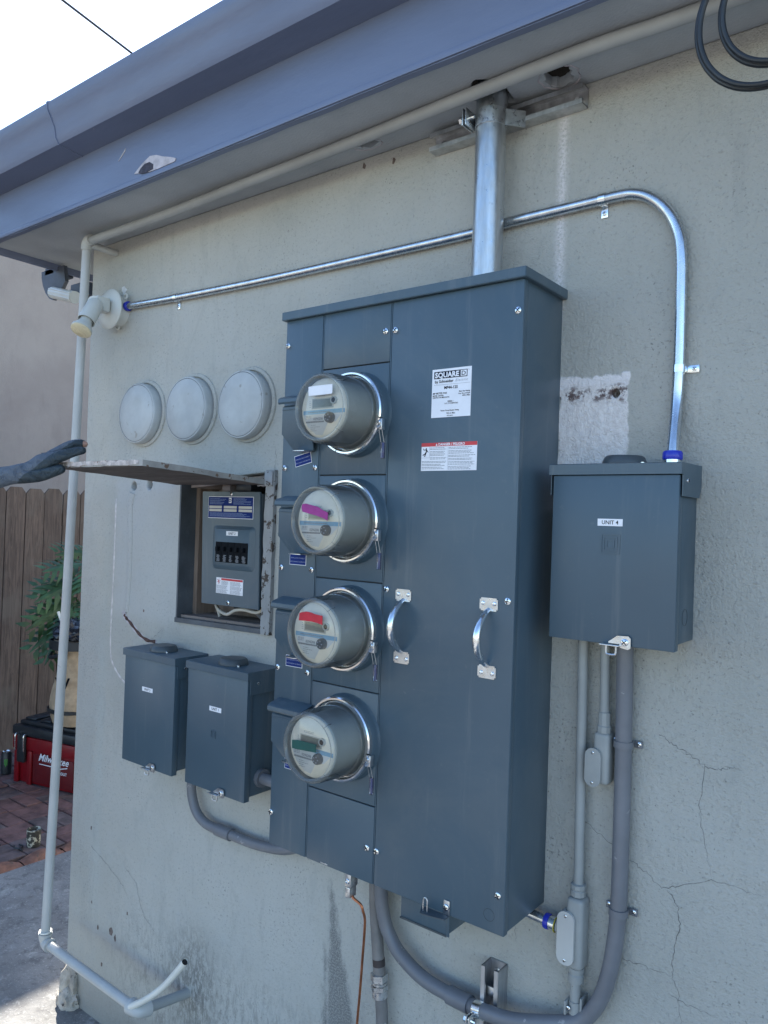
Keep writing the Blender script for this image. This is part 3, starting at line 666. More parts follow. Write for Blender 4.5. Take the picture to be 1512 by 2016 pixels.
# riser, and its strut and clamp
rs = thing('riser_pipe', 'fat galvanised conduit standing on top of the tall meter panel', 'pipe', (.480, -.062, 1.26))
P('pipe', GALV, rs, tube, [(.481, -.062, 1.2606), (.4805, -.062, 1.78)], .0325, 40, False)
P('locknut', GALV, rs, lathe, [(.0325, 0), (.041, 0), (.041, .010), (.0345, .016), (.0325, .016)], (.481, -.062, 1.2607), (0, 0, 1), 24)
def channel(bm, a, b_, wdt=.041, dep=.030, th=.0026, vertical=False):
    """strut channel whose mouth faces -Y"""
    w2 = wdt/2
    pr_ = [(-w2, 0), (w2, 0), (w2, -dep), (w2-.0095, -dep), (w2-.0095, -dep+.007), (w2-.0095+th*.8, -dep+.007), (w2-.0095+th*.8, -dep+th), (w2-th, -dep+th), (w2-th, -th), (-w2+th, -th), (-w2+th, -dep+th), (-w2+.0095-th*.8, -dep+th), (-w2+.0095-th*.8, -dep+.007), (-w2+.0095, -dep+.007), (-w2+.0095, -dep), (-w2, -dep)]
    A = []; B = []
    for u_, v_ in pr_:
        if vertical: A.append(bm.verts.new((a[0]+u_, a[1]+v_, a[2]))); B.append(bm.verts.new((b_[0]+u_, b_[1]+v_, b_[2])))
        else: A.append(bm.verts.new((a[0], a[1]+v_, a[2]+u_))); B.append(bm.verts.new((b_[0], b_[1]+v_, b_[2]+u_)))
    n = len(A)
    for i in range(n): bm.faces.new((A[i], A[(i+1) % n], B[(i+1) % n], B[i]))
su = thing('upper_strut', 'horizontal steel strut channel under the eave behind the fat riser conduit', 'strut channel', (.30, 0, 1.6255))
P('channel', STRUT, su, channel, (.298, -.0005, 1.6460), (.671, -.0005, 1.6460))
P('anchor_bolt', STEELP, su, lathe, [(.010, 0), (.010, .004), (.006, .004), (.006, .010), (0, .010)], (.652, -.0035, 1.645), (0, -1, 0), 6)
P('anchor_bolt', STEELP, su, lathe, [(.010, 0), (.010, .004), (.006, .004), (.006, .010), (0, .010)], (.318, -.0035, 1.645), (0, -1, 0), 6)
cl = thing('riser_clamp', 'zinc strap clamp holding the fat riser conduit to the upper strut', 'pipe clamp', (.480, -.062, 1.62))
P('strap', STEELP, cl, lathe, [(.0327, 0), (.0345, 0), (.0345, .034), (.0327, .034)], (.4805, -.062, 1.6120), (0, 0, 1), 40)
bm = bm_new()
for x0, x1 in ((.4465, .4490), (.4385, .4410)): box(bm, x0, x1, -.112, -.070, 1.6110, 1.6470, .0008)
obj('clamp_ear', bm, STEELP, cl)
P('clamp_bolt', CHROME, cl, tube, [(.4270, -.098, 1.629), (.4610, -.098, 1.629)], .0040, 10, False)
P('clamp_nut', CHROME, cl, lathe, [(.0085, 0), (.0085, .006), (0, .006)], (.4265, -.098, 1.629), (1, 0, 0), 6)
P('clamp_foot', STEELP, cl, prism, [(.512, -.060), (.516, -.062), (.545, -.031), (.545, -.0295), (.540, -.0295)], 1.612, 1.646, 'z')

# thin EMT run from the flood light over to the right-hand box
em = thing('emt_conduit', 'thin shiny steel conduit running along the wall and bending down to the right-hand box', 'conduit', (.87, -.012, .90))
P('pipe', EMT, em, tube, [(-.905, -.0125, 1.4448), (-.6466, -.0125, 1.4350), (-.3003, -.0125, 1.4256), (.05, -.0125, 1.4215), (.4084, -.0125, 1.4195), (.50, -.0125, 1.4245), (.62, -.0125, 1.4255), (.7145, -.0125, 1.4258), (.7450, -.0125, 1.4258), (.7720, -.0125, 1.4235), (.8000, -.0125, 1.4130), (.8279, -.0125, 1.3911), (.8500, -.0125, 1.3620), (.8650, -.0125, 1.3250), (.8705, -.0125, 1.2850), (.8721, -.0125, 1.2311), (.872, -.0125, 1.0729), (.8703, -.0145, 1.0039), (.874, -.038, .932), (.8755, -.045, .905)], .0112, 18)
def strap1(parent, c, horiz, side):
    """one-hole strap: a loop round the pipe with a drilled tab"""
    x, z = c; bm = bm_new()
    if horiz: lathe(bm, [(.0113, -.007), (.0128, -.007), (.0128, .007), (.0113, .007)], (x, -.0125, z), (1, 0, 0), 24)
    else: lathe(bm, [(.0113, -.007), (.0128, -.007), (.0128, .007), (.0113, .007)], (x, -.0125, z), (0, 0, 1), 24)
    s = obj('strap', bm, CHROME, parent)
    bm = bm_new()
    if horiz: box(bm, x-.007, x+.007, -.0035, -.0012, z-.034, z-.010, .0007); sc = (x, z-.0255)
    else: box(bm, x+.010, x+.034, -.0035, -.0012, z-.007, z+.007, .0007); sc = (x+.0255, z)
    obj('strap_tab', bm, CHROME, s); screw(s, sc[0], -.0035, sc[1], .62)
strap1(em, (-.6466, 1.4350), True, 0); strap1(em, (.7145, 1.4258), True, 0); strap1(em, (.872, 1.0729), False, 0)
P('compression_ring', BLUEPL, em, lathe, [(.0112, 0), (.0165, 0), (.0178, .003), (.0178, .012), (.016, .016), (.0112, .016)], (.8753, -.0445, .9010), (0, 0.04, 1), 24)
P('connector', CHROME, em, lathe, [(.0150, -.012), (.0150, 0), (.0112, 0)], (.8755, -.0455, .9015), (0, 0.04, 1), 16)
P('compression_ring', BLUEPL, em, lathe, [(.0112, 0), (.0155, 0), (.0160, .004), (.0150, .010), (.0112, .010)], (-.9065, -.0125, 1.4450), (1, 0, 0), 24)

# ================================================================ METERS
GRP = 'electric meters on the tall panel'
def make_meter():
    t = thing('electric_meter', 'x', 'electric meter', (.2305, -D, MC[0]), GRP)
    o = Vector((.2305, -D, MC[0])); X0, Z0 = o.x, o.z
    Y = lambda d: -D-d
    P('drum', DRUM, t, lathe, [(.0, .1085), (.062, .1085), (.0650, .1055), (.0655, .060), (.0655, .030), (.070, .026), (.078, .024)], o, (0, -1, 0), 56)
    cv = P('cover', CLEAR, t, lathe, [(.0785, .024), (.0770, .045), (.0745, .110), (.0728, .118)], o, (0, -1, 0), 64)
    P('cover_rim', RIM, cv, lathe, [(.0728, .1182), (.0716, .1232), (.0690, .1262), (.0660, .1262), (.0635, .1240), (.0625, .1200)], o, (0, -1, 0), 64)
    P('cover_front', CLEAR, cv, lathe, [(.0624, .1198), (.0600, .1215), (.0, .1225)], o, (0, -1, 0), 64)
    P('cover_foot', RIM, cv, lathe, [(.0785, .0262), (.0815, .0268), (.0820, .031), (.0790, .033)], o, (0, -1, 0), 64)
    bm = bm_new()
    for a in (2.35, -2.25, -.75, .85):         # moulding ribs on the rim
        c = Vector((X0+.0705*math.cos(a), Y(.121), Z0+.0705*math.sin(a)))
        tube(bm, [c+Vector((math.cos(a)*-.006, -.0035, math.sin(a)*-.006)), c+Vector((math.cos(a)*.0035, .002, math.sin(a)*.0035)), c+Vector((math.cos(a)*.0045, .012, math.sin(a)*.0045))], .0007, 6, False)
    obj('moulding_rib', bm, RIM, cv)
    # snap ring of bright steel, open at the lower right where the latch sits
    bm = bm_new()
    prof = [(.0835, .0215), (.0905, .0215), (.0912, .0235), (.0905, .0320), (.0880, .0345), (.0845, .0345), (.0835, .0325)]
    u, v = frame(Vector((0, -1, 0)))
    for a0, a1 in ((0, 1),):
        pass
    def arc(bm, A0, A1, n=56, dy=0.):
        rings = []
        for i in range(n+1):
            a = A0+(A1-A0)*i/n
            rings.append([bm.verts.new((X0+r*math.cos(a), Y(h+dy), Z0+r*math.sin(a))) for r, h in prof])
        m_ = len(prof)
        for A, B in zip(rings, rings[1:]):
            for k in range(m_): bm.faces.new((A[k], A[(k+1) % m_], B[(k+1) % m_], B[k]))
        bm.faces.new(rings[0]); bm.faces.new(rings[-1][::-1])
    arc(bm, -.14, PI+1.2); arc(bm, -.17, -PI+1.24, 40, .0012)
    obj('snap_ring', bm, RINGM, t)
    P('ring_groove', GAP, t, lathe, [(.0790, .0250), (.0836, .0250)], o, (0, -1, 0), 56)
    # latch and wire seal
    lt = P('latch', STEELP, t, box, X0+.083, X0+.095, Y(.034), Y(.022), Z0-.040, Z0-.016, .002)
    bmesh_rot = Matrix.Rotation(.30, 4, 'Y')
    P('latch_screw', CHROME, lt, lathe, [(.0040, 0), (.0040, .003), (.0025, .0042), (0, .0042)], (X0+.089, Y(.034), Z0-.024), (0, -1, 0), 12)
    P('latch_loop', STEELP, lt, tube, [(X0+.086, Y(.035), Z0-.030), (X0+.087, Y(.040), Z0-.035), (X0+.090, Y(.040), Z0-.036), (X0+.092, Y(.035), Z0-.031)], .0012, 6)
    sl = P('wire_seal', SEALC, t, box, X0+.0855, X0+.0955, Y(.0245), Y(.0190), Z0-.100, Z0-.064, .0012)
    P('seal_core', paint('seal_blue', (.01, .035, .22), .35), sl, box, X0+.0892, X0+.0920, Y(.0228), Y(.0205), Z0-.098, Z0-.066)
    bm = bm_new(); tube(bm, [(X0+.0862, Y(.0235), Z0-.065), (X0+.0862, Y(.031), Z0-.040)], .0006, 6, False); tube(bm, [(X0+.0945, Y(.0235), Z0-.065), (X0+.0935, Y(.031), Z0-.038)], .0006, 6, False)
    obj('seal_wire', bm, STEELP, sl)
    # dial
    yd = .1088
    df = P('dial_face', FACEM, t, circle_prism, X0, Z0, .0628, Y(yd+.0012), Y(yd), 56)
    q = yd+.0013
    P('lower_label', paint('dial_label', (.60, .63, .66), .5), df, prism, [(X0-.0575, Z0-.0110), (X0+.0520, Z0-.0110), (X0+.0330, Z0-.0290), (X0+.0130, Z0-.0290), (X0-.0015, Z0-.0560), (X0-.0200, Z0-.0545), (X0-.0440, Z0-.0370), (X0-.0545, Z0-.0200)], Y(q+.0002), Y(q))
    P('blue_band', BANDM, df, box, X0-.0585, X0+.0585, Y(q+.0004), Y(q), Z0-.0112, Z0-.0025)
    P('display_bezel', paint('bezel', (.40, .40, .36), .4), df, box, X0-.0345, X0+.0265, Y(q+.0006), Y(q), Z0+.0005, Z0+.0215)
    P('display', LCD, df, box, X0-.0315, X0+.0225, Y(q+.0009), Y(q+.0007), Z0+.0030, Z0+.0195)
    pt = P('optical_port', BLACKP, df, lathe, [(.0, .004), (.0052, .004), (.0055, .0035)], (X0+.0290, Y(q), Z0+.0155), (0, -1, 0), 24)
    P('port_ring', DRUM, df, lathe, [(.0056, .0), (.0056, .005), (.0080, .005), (.0080, .0)], (X0+.0290, Y(q), Z0+.0155), (0, -1, 0), 24)
    knob = paint('knob_grey', (.085, .10, .115), .35, 0, .15, 60)
    P('reset_knob', knob, df, lathe, [(.0115, 0), (.0112, .0085), (.0100, .0105), (0, .0110)], (X0+.0205, Y(q), Z0-.0205), (0, -1, 0), 32)
    bm = bm_new()
    for a in range(5): box(bm, X0+.0205+.006*math.cos(a*1.26)-.0012, X0+.0205+.006*math.cos(a*1.26)+.0012, Y(q+.0122), Y(q+.0105), Z0-.0205+.006*math.sin(a*1.26)-.0012, Z0-.0205+.006*math.sin(a*1.26)+.0012)
    obj('knob_print', bm, GREYP, df)
    text('0296206', .0078, X0-.0290, Y(q+.0005), Z0-.0235, GREYP, df, bold=.0002)
    bm = bm_new(); x = X0-.0505
    while x < X0+.0015:
        w_ = random.choice((.0004, .0007, .0011)); box(bm, x, x+w_, Y(q+.0005), Y(q+.0002), Z0-.0290, Z0-.0255); x += w_+random.choice((.0003, .0006))
    obj('barcode', bm, GREYP, df, kind='stuff')
    bm = bm_new(); lines(bm, X0-.0510, X0-.0350, [Z0-.0150, Z0-.0175, Z0-.0205], Y(q+.0002), .0012, .1); lines(bm, X0-.036, X0-.010, [Z0-.0345, Z0-.0385, Z0-.0425, Z0-.0465], Y(q+.0002), .0010, .5); lines(bm, X0-.025, X0+.012, [Z0+.0262, Z0+.0288], Y(q), .0009, .3); lines(bm, X0-.0420, X0-.0370, [Z0+.0040, Z0+.0080, Z0+.0120, Z0+.0160], Y(q), .0009, .3); lines(bm, X0-.045, X0+.02, [Z0-.0075], Y(q+.0004), .0016, .1)
    obj('fine_print', bm, GREYP, df, kind='stuff')
    return t
m1 = make_meter(); m1['label'] = 'topmost round electric meter, with a blank white sticker on its glass'
ms = [m1]
for i, lb in ((1, 'second electric meter from the top, with a magenta tape strip on its glass'), (2, 'third electric meter from the top, with a red tape strip on its glass'), (3, 'lowest electric meter, with a dark green tape strip on its glass')):
    c = copy_tree(m1, None, Vector((.2305, -D, MC[i]))); c['label'] = lb; ms.append(c)
bm = bm_new()                                  # a metal ledge mirrored inside the top meter: its foil label
lines(bm, .2505, .2900, [.9480, .9510, .9540], -D-.060, .0012); bm.free()
def tape(mt, mat, lab, poly):
    zc = mt.location.z; bm = bm_new(); n = 9
    prism(bm, [(.2305+a, zc+b_) for a, b_ in poly], -D-.1236, -D-.1228); obj('tape_strip', bm, mat, mt, lab)
tape(ms[0], WHITE, 'blank white sticker', [(-.034, .0455), (-.022, .0462), (.010, .0465), (.0335, .0464), (.0338, .0275), (.030, .0265), (.005, .0262), (-.0325, .0262)])
tape(ms[1], paint('magenta_tape', (.30, .02, .20), .5, 0, .1, 60), 'magenta tape strip', [(-.0420, .0250), (-.0400, .0325), (-.0300, .0340), (.0048, .0275), (.0200, .0205), (.0332, .0160), (.0326, -.0005), (.0200, .0045), (.0, .0095), (-.0250, .0140), (-.0390, .0165)])
tape(ms[2], paint('red_tape', (.52, .012, .03), .5, 0, .1, 60), 'red tape strip', [(-.0370, .0385), (-.0300, .0405), (-.0180, .0430), (-.0050, .0425), (.0060, .0400), (.0280, .0385), (.0282, .0200), (.0150, .0225), (-.0020, .0240), (-.0200, .0235), (-.0385, .0225)])
tape(ms[3], paint('green_tape', (.004, .075, .062), .5, 0, .1, 60), 'dark green tape strip', [(-.0460, .0080), (-.0300, .0110), (.0226, .0118), (.0229, -.0044), (.0, -.0065), (-.0300, -.0085), (-.0451, -.0090)])

# ================================================================ UNIT DISCONNECT BOXES
def unit_box(x0, x1, z0, z1, dep, label, txt, lx, lz, lh, hubx, hy, hz, emb, small):
    t = thing('disconnect_box', label, 'electrical box', (x0, 0, z0), 'grey disconnect boxes')
    P('enclosure', ENA, t, box, x0+.006, x1-.004, -dep+.018, .003, z0+.010, z1-.012, .0012)
    dr = P('door', ENA, t, box, x0+.0035, x1-.0005, -dep+.0005, -dep+.0195, z0, z1-.021, .0018)
    bm = bm_new()
    prism(bm, [(-dep-.0035, z1-.020), (-dep-.0035, z1-.001), (-dep-.001, z1+.0005), (.003, z1+.0015), (.003, z1-.020), (-dep+.021, z1-.058), (-dep+.006, z1-.058), (-dep+.006, z1-.020)], x0-.004, x0-.0025, 'x')
    prism(bm, [(-dep-.0035, z1-.020), (-dep-.0035, z1-.001), (-dep-.001, z1+.0005), (.003, z1+.0015), (.003, z1-.035), (-.012, z1-.058), (-dep+.006, z1-.058), (-dep+.006, z1-.020)], x1+.0025, x1+.004, 'x')
    prism(bm, [(-dep-.0035, z1-.020), (-dep-.0035, z1-.001), (-dep-.001, z1+.0005), (.003, z1+.0015), (.003, z1-.0005), (-dep-.0005, z1-.0015), (-dep-.002, z1-.003), (-dep-.002, z1-.020)], x0-.0024, x1+.0024, 'x')
    lid = obj('rain_hood', bm, ENA, t)
    screw(lid, x1+.004, -dep*.72, z1-.030, .55, rot=(0, 0, PI/2)); screw(lid, x0-.004, -dep*.72, z1-.030, .5, rot=(0, 0, -PI/2))
    hb = P('hub_plate', ENA_DK, t, lathe, [(.0405, 0), (.0405, .004), (.037, .013), (.033, .0165), (0, .0170)], (hubx, hy, z1+.0012), (0, 0, 1), 36)
    for sx, sy in ((.040, -.018), (-.040, .016)):
        P('hub_screw', CHROME, hb, lathe, [(.0040, 0), (.0040, .003), (.0025, .0045), (0, .0045)], (hubx+sx, hy+sy, z1+.0012), (0, 0, 1), 10)
    lb = P('unit_label', WHITE, dr, box, lx[0], lx[1], -dep-.0002, -dep+.0004, lz, lz+lh)
    text(txt, lh*.78, (lx[0]+lx[1])/2, -dep-.0004, lz+lh*.24, BLACKP, lb, align='CENTER', bold=.00012)
    if emb:
        ex, ez, es = emb; bm = bm_new()
        def sq(s, w_):
            box(bm, ex-s, ex+s, -dep-.0006, -dep+.0004, ez+s-w_, ez+s); box(bm, ex-s, ex+s, -dep-.0006, -dep+.0004, ez-s, ez-s+w_)
            box(bm, ex-s, ex-s+w_, -dep-.00055, -dep+.0004, ez-s+w_, ez+s-w_); box(bm, ex+s-w_, ex+s, -dep-.00055, -dep+.0004, ez-s+w_, ez+s-w_)
        sq(es, es*.12); sq(es*.72, es*.12); sq(es*.42, es*.12); obj('embossed_square', bm, ENA, dr)
    hx = x0+(x1-x0)*(.64 if not small else .66); zb = z0
    hp = P('hasp', STEELP, dr, prism, [(hx-.030, zb+.006), (hx-.014, zb+.018), (hx+.006, zb+.019), (hx+.0105, zb+.015), (hx+.0105, zb-.002), (hx+.006, zb-.005), (hx-.008, zb-.003), (hx-.010, zb+.0035), (hx-.030, zb+.0035)], -dep-.0045, -dep-.0025)
    P('hasp_tab', STEELP, hp, box, hx-.044, hx-.008, -dep-.014, -dep+.004, zb-.0005, zb+.0015, .0005)
    P('hasp_loop', STEELP, hp, tube, [(hx-.034, -dep-.0045, zb-.001), (hx-.034, -dep-.0045, zb-.013), (hx-.031, -dep-.0045, zb-.0165), (hx-.019, -dep-.0045, zb-.0165), (hx-.016, -dep-.0045, zb-.013), (hx-.016, -dep-.0045, zb-.001)], .0020, 8)
    screw(hp, hx, -dep-.0045, zb+.0075, .95)
    kb = bm_new(); lathe(kb, [(.015, -.0003), (.015, .0006), (.0143, .0006), (.0143, -.0003)], (x1-.004, -dep*.45, z0+.055), (1, 0, 0), 28); obj('knockout', kb, ENA_DK, t)
    return t
unit_box(.6715, .9110, .5631, .8910, .1141, 'disconnect box right of the tall panel, marked UNIT 4', 'UNIT 4', (.7657, .8127), .7772, .0130, .792, -.060, 0, (.7909, .7447, .0180), False)
unit_box(-.6975, -.4555, .0375, .3672, .1135, 'leftmost disconnect box on the wall, below the open hatch, marked UNIT 3', 'UNIT 3', (-.6047, -.5545), .2545, .0122, -.579, -.062, 0, None, True)
unit_box(-.4000, -.1560, .0375, .3710, .1135, 'disconnect box marked UNIT 1, between the UNIT 3 box and the tall panel', 'UNIT 1', (-.3028, -.2548), .2505, .0125, -.272, -.062, 0, (-.283, .19, .010), True)
nip = thing('nipple', 'short grey conduit nipple joining the UNIT 1 box to the tall panel', 'conduit', (-.08, -.06, .09))
P('pipe', PVC, nip, tube, [(-.160, -.055, .090), (.004, -.055, .090)], .0150, 20, False)
P('locknut', PVC, nip, lathe, [(.015, 0), (.024, 0), (.024, .012), (.015, .012)], (-.1598, -.055, .090), (1, 0, 0), 12)

# ================================================================ HATCH AND UNIT 2 PANEL
nich = thing('wall_niche', 'timber-lined recess in the wall holding the UNIT 2 breaker panel', 'niche', (-.42, 0, .45))
P('side_board', FRAMEP, nich, box, -.6084, -.6020, -.002, .056, .4505, .866)
P('inner_board', OLDWOOD, nich, box, -.6084, -.585, .0565, .150, .4495, .868)
P('back_board', OLDWOOD, nich, box, -.5848, -.2245, .130, .150, .4495, .886)
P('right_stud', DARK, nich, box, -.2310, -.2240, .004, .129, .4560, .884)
P('sill', FRAMEP, nich, prism, [(-.6084, .4450), (-.2200, .4520), (-.2200, .4660), (-.6084, .4590)], -.006, .12)
P('sill_rubble', OLDWOODX, nich, prism, [(-.6010, .4592), (-.2320, .4662), (-.2320, .4740), (-.42, .4700), (-.6010, .4670)], .012, .128)
P('lintel', OLDWOODX, nich, prism, [(-.5840, .853), (-.2320, .878), (-.2320, .890), (-.5840, .866)], .02, .128)
P('nailing_block', OLDWOODX, nich, box, -.452, -.418, .030, .128, .835, .862)
P('conduit_body', paint('dark_steel', (.05, .055, .06), .4, .6), nich, box, -.40, -.335, .035, .125, .842, .870, .004)
bm = bm_new()
n = 22; z0, z1 = .4530, .9000
poly = [(-.2237+.0030*random.uniform(-1, .6), z0+(z1-z0)*i/n) for i in range(n+1)]+[(-.1905+.0012*random.uniform(-1, 1), z1-(z1-z0)*i/n) for i in range(n+1)]
prism(bm, poly, -.0130, -.0002); obj('jamb', bm, PEELWOOD, nich, 'peeling painted jamb on the right')
P('jamb_block', PEELWOOD, nich, box, -.2245, -.1935, -.0180, -.0132, .8560, .8960, .002)
P('hinge_spring', STRUT, nich, tube, [(-.262, -.004, .858), (-.250, -.006, .860), (-.238, -.004, .858), (-.226, -.006, .860)], .0035, 8)
bp = thing('breaker_panel', 'small grey breaker panel with five breakers inside the open wall recess, marked UNIT 2', 'breaker panel', (-.38, .004, .51))
P('can', ENA_DK, bp, box, -.4960, -.2575, .0105, .100, .5190, .8360, .001)
pf = P('front_plate', ENA, bp, prism, [(-.5085, .8415), (-.2600, .8405), (-.2510, .5150), (-.4965, .5125)], .003, .0100, 'y', .0012)
sk_ = P('danger_plate', WHITE, pf, box, -.4310, -.3165, .0020, .0028, .5480, .5930)
P('red_band', REDP, sk_, box, -.4090, -.3180, .0015, .0019, .5860, .5918)
bm = bm_new(); lines(bm, -.4080, -.3780, [.5820, .5792, .5764, .5736], .0020, .0013, .2); lines(bm, -.4290, -.3780, [.5700, .5672, .5644, .5616, .5580, .5552, .5524, .5496], .0020, .0013, .2); lines(bm, -.3700, -.3185, [.5820, .5792, .5764, .5736, .5700, .5672, .5644, .5616, .5580, .5552, .5524, .5496], .0020, .0013, .2)
obj('small_print', bm, GREYP, sk_, kind='stuff')
bm = bm_new()
for a in range(6): tube(bm, [(-.4200, .0016, .5820), (-.4200+.008*math.cos(a*1.05+.3), .0016, .5820+.008*math.sin(a*1.05+.3))], .0006, 5, False)
obj('pictogram', bm, REDP, sk_)
bl = P('instruction_plate', WHITE, pf, box, -.4780, -.2850, .0020, .0028, .7640, .8270)
P('blue_field', BLUEP, bl, box, -.4765, -.2865, .0014, .0019, .7655, .8255)
for i in range(3):
    for j in range(2):
        x = -.4725+i*.0640; z = .8000-j*.0092
        bx = P('write_on_strip', paint('strip_cream', (.55, .53, .47), .6), bl, box, x, x+.0550, .0009, .0013, z-.0072, z)
P('logo_square', WHITE, bl, box, -.3875, -.3765, .0009, .0013, .8085, .8235)
text('D', .0125, -.3820, .0006, .8115, BLUEP, bl, align='CENTER', bold=.0005)
bm = bm_new(); lines(bm, -.4700, -.3950, [.8210, .8185, .8150, .8125, .8095, .8070, .8045], .0013, .0011, .5); lines(bm, -.3680, -.2920, [.8210, .8185, .8150, .8125, .8095, .8070, .8045], .0013, .0011, .5); lines(bm, -.4700, -.2920, [.7790, .7765, .7740, .7715, .7690], .0013, .0011, .3)
obj('small_print', bm, paint('pale_blue_print', (.20, .27, .45), .5), bl, kind='stuff')
# raised dead-front around the breakers
bm = bm_new()
def rrect(x0, x1, z0, z1, r, n=5):
    out = []
    for cx, cz, a0 in ((x1-r, z1-r, 0), (x0+r, z1-r, PI/2), (x0+r, z0+r, PI), (x1-r, z0+r, 1.5*PI)):
        for k in range(n+1): out.append((cx+r*math.cos(a0+PI/2*k/n), cz+r*math.sin(a0+PI/2*k/n)))
    return out
A = rrect(-.4520, -.2740, .6175, .7430, .013); B = rrect(-.4390, -.2870, .6290, .7330, .008)
va = [bm.verts.new((x, .0028, z)) for x, z in A]; vb = [bm.verts.new((x, -.0060, z)) for x, z in B]
for i in range(len(va)): bm.faces.new((va[i], va[(i+1) % len(va)], vb[(i+1) % len(va)], vb[i]))
bm.faces.new(vb); obj('dead_front', bm, ENA, pf)
ul = P('unit_label', WHITE, pf, box, -.3850, -.3360, -.0068, -.0062, .7155, .7280)
text('UNIT 2', .0098, -.3605, -.0071, .7182, BLACKP, ul, align='CENTER', bold=.00012)
bkm = paint('breaker_black', (.006, .008, .011), .8, spec=.15)
for i in range(5):
    x = -.4275+i*.0272
    b = P('breaker', bkm, bp, box, x, x+.0262, -.0085, -.0061, .6385, .6965, .0006)
    P('toggle', bkm, b, box, x+.0080, x+.0180, -.0175, -.0086, .6700, .6830, .0015)
    bm = bm_new()
    for k in range(7): box(bm, x+.005+random.uniform(0, .004), x+.010+random.uniform(.004, .011), -.0089, -.0086, .6410+k*.0028, .6424+k*.0028)
    obj('rating_print', bm, GREYP, b, kind='stuff')
screw(bp, -.3790, .003, .8345, .9); screw(bp, -.3765, .003, .5235, .9)
wc = thing('white_cable', 'loose off-white cable looping under the UNIT 2 breaker panel', 'cable', (-.38, .05, .49))
P('sheath', paint('cable_cream', (.52, .49, .42), .5), wc, tube, [(-.478, .060, .470), (-.486, .052, .505), (-.470, .040, .500), (-.440, .030, .490), (-.400, .022, .487), (-.365, .020, .502), (-.330, .024, .506), (-.290, .030, .502), (-.262, .036, .513)], .0048, 10)
wc = thing('black_cable', 'black cable hanging behind the white cable under the UNIT 2 panel', 'cable', (-.38, .07, .49))
P('sheath', BLKPL, wc, tube, [(-.45, .090, .512), (-.435, .085, .500), (-.40, .080, .506), (-.36, .08, .515), (-.34, .08, .54)], .0065, 10)
wc = thing('grey_cable', 'thick grey cable lying on the sill of the wall recess', 'cable', (-.30, .07, .47))
P('sheath', PVC, wc, tube, [(-.40, .095, .505), (-.34, .080, .495), (-.28, .060, .478), (-.245, .050, .474)], .009, 10)
# hatch door swung up and out
hd = thing('hatch_door', 'old peeling wooden hatch lid held up over the wall recess by a gloved hand', 'hatch', (-.416, -.2, .88))
bm = bm_new(); nx, ny = 22, 14
def hz(x, y): return .8735+(-y)*.058
top = []; bot = []
for j in range(ny+1):
    for i in range(nx+1):
        x = -.6070+.3835*i/nx; y = -.0140-.390*j/ny
        ex = .0022*noise.noise(Vector((x*40, y*40, 1))) if i in (0, nx) or j in (0, ny) else 0
        z = hz(x, y)+.0012*noise.noise(Vector((x*9, y*9, 0)))
        top.append(bm.verts.new((x+ex, y+ex, z))); bot.append(bm.verts.new((x+ex, y+ex, z-.0145+.002*noise.noise(Vector((x*30, y*30, 3))))))
def ix(i, j): return j*(nx+1)+i
for j in range(ny):
    for i in range(nx):
        bm.faces.new((top[ix(i, j)], top[ix(i+1, j)], top[ix(i+1, j+1)], top[ix(i, j+1)])); bm.faces.new((bot[ix(i, j)], bot[ix(i, j+1)], bot[ix(i+1, j+1)], bot[ix(i+1, j)]))
for i in range(nx):
    for j in (0, ny): bm.faces.new((top[ix(i, j)], top[ix(i+1, j)], bot[ix(i+1, j)], bot[ix(i, j)]))
for j in range(ny):
    for i in (0, nx): bm.faces.new((top[ix(i, j)], top[ix(i, j+1)], bot[ix(i, j+1)], bot[ix(i, j)]))
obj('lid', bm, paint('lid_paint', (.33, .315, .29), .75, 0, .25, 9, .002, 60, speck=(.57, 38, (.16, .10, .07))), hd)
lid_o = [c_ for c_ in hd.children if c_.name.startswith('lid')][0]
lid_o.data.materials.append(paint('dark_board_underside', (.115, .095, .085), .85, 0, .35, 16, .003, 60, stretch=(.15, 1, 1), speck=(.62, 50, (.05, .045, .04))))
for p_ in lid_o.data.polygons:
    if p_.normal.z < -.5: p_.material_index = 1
# chipped pale front edge
bm = bm_new(); x = -.6065
while x < -.245:
    w_ = random.uniform(.012, .045); e = min(x+w_, -.2245)
    yy = -.4045-random.uniform(.0008, .003); prism(bm, [(x, hz(0, -.404)-.0135+random.uniform(0, .004)), (e, hz(0, -.404)-.0135+random.uniform(0, .004)), (e, hz(0, -.404)+random.uniform(-.002, .0012)), (x, hz(0, -.404)+random.uniform(-.002, .0012))], yy, -.4035); x = e-.0005
obj('chipped_edge', bm, paint('chipped_plaster', (.56, .49, .45), .85, 0, .3, 50, .003, 120, speck=(.6, 60, (.25, .15, .11))), hd, kind='stuff')

# ================================================================ OLD BLANKED METER OPENINGS
for x, zc, lab in ((-.808, 1.0870, 'leftmost of the three painted-over round blank covers'), (-.5620, 1.0860, 'middle one of the three painted-over round blank covers'), (-.3190, 1.0835, 'rightmost of the three painted-over round blank covers, nearest the tall panel')):
    t = thing('blank_cover', lab, 'round cover', (x, 0, zc), 'painted-over round blank covers')
    P('flange', STUCCO, t, lathe, [(.108, -.001), (.106, .005), (.100, .007), (.097, .007)], (x+.006, 0, zc+.002), (0, -1, 0), 56)
    P('drum', CAPM, t, lathe, [(.0965, .0), (.0965, .024), (.0955, .028), (.0935, .031), (.0905, .0315)], (x, 0, zc), (0, -1, 0), 56)
    P('seam', GAP, t, lathe, [(.0904, .0308), (.0893, .0308)], (x, 0, zc), (0, -1, 0), 56)
    P('disc', CAPM, t, lathe, [(.0892, .027), (.0890, .0315), (.0875, .0325), (.04, .0332), (0, .0335)], (x, 0, zc), (0, -1, 0), 56)

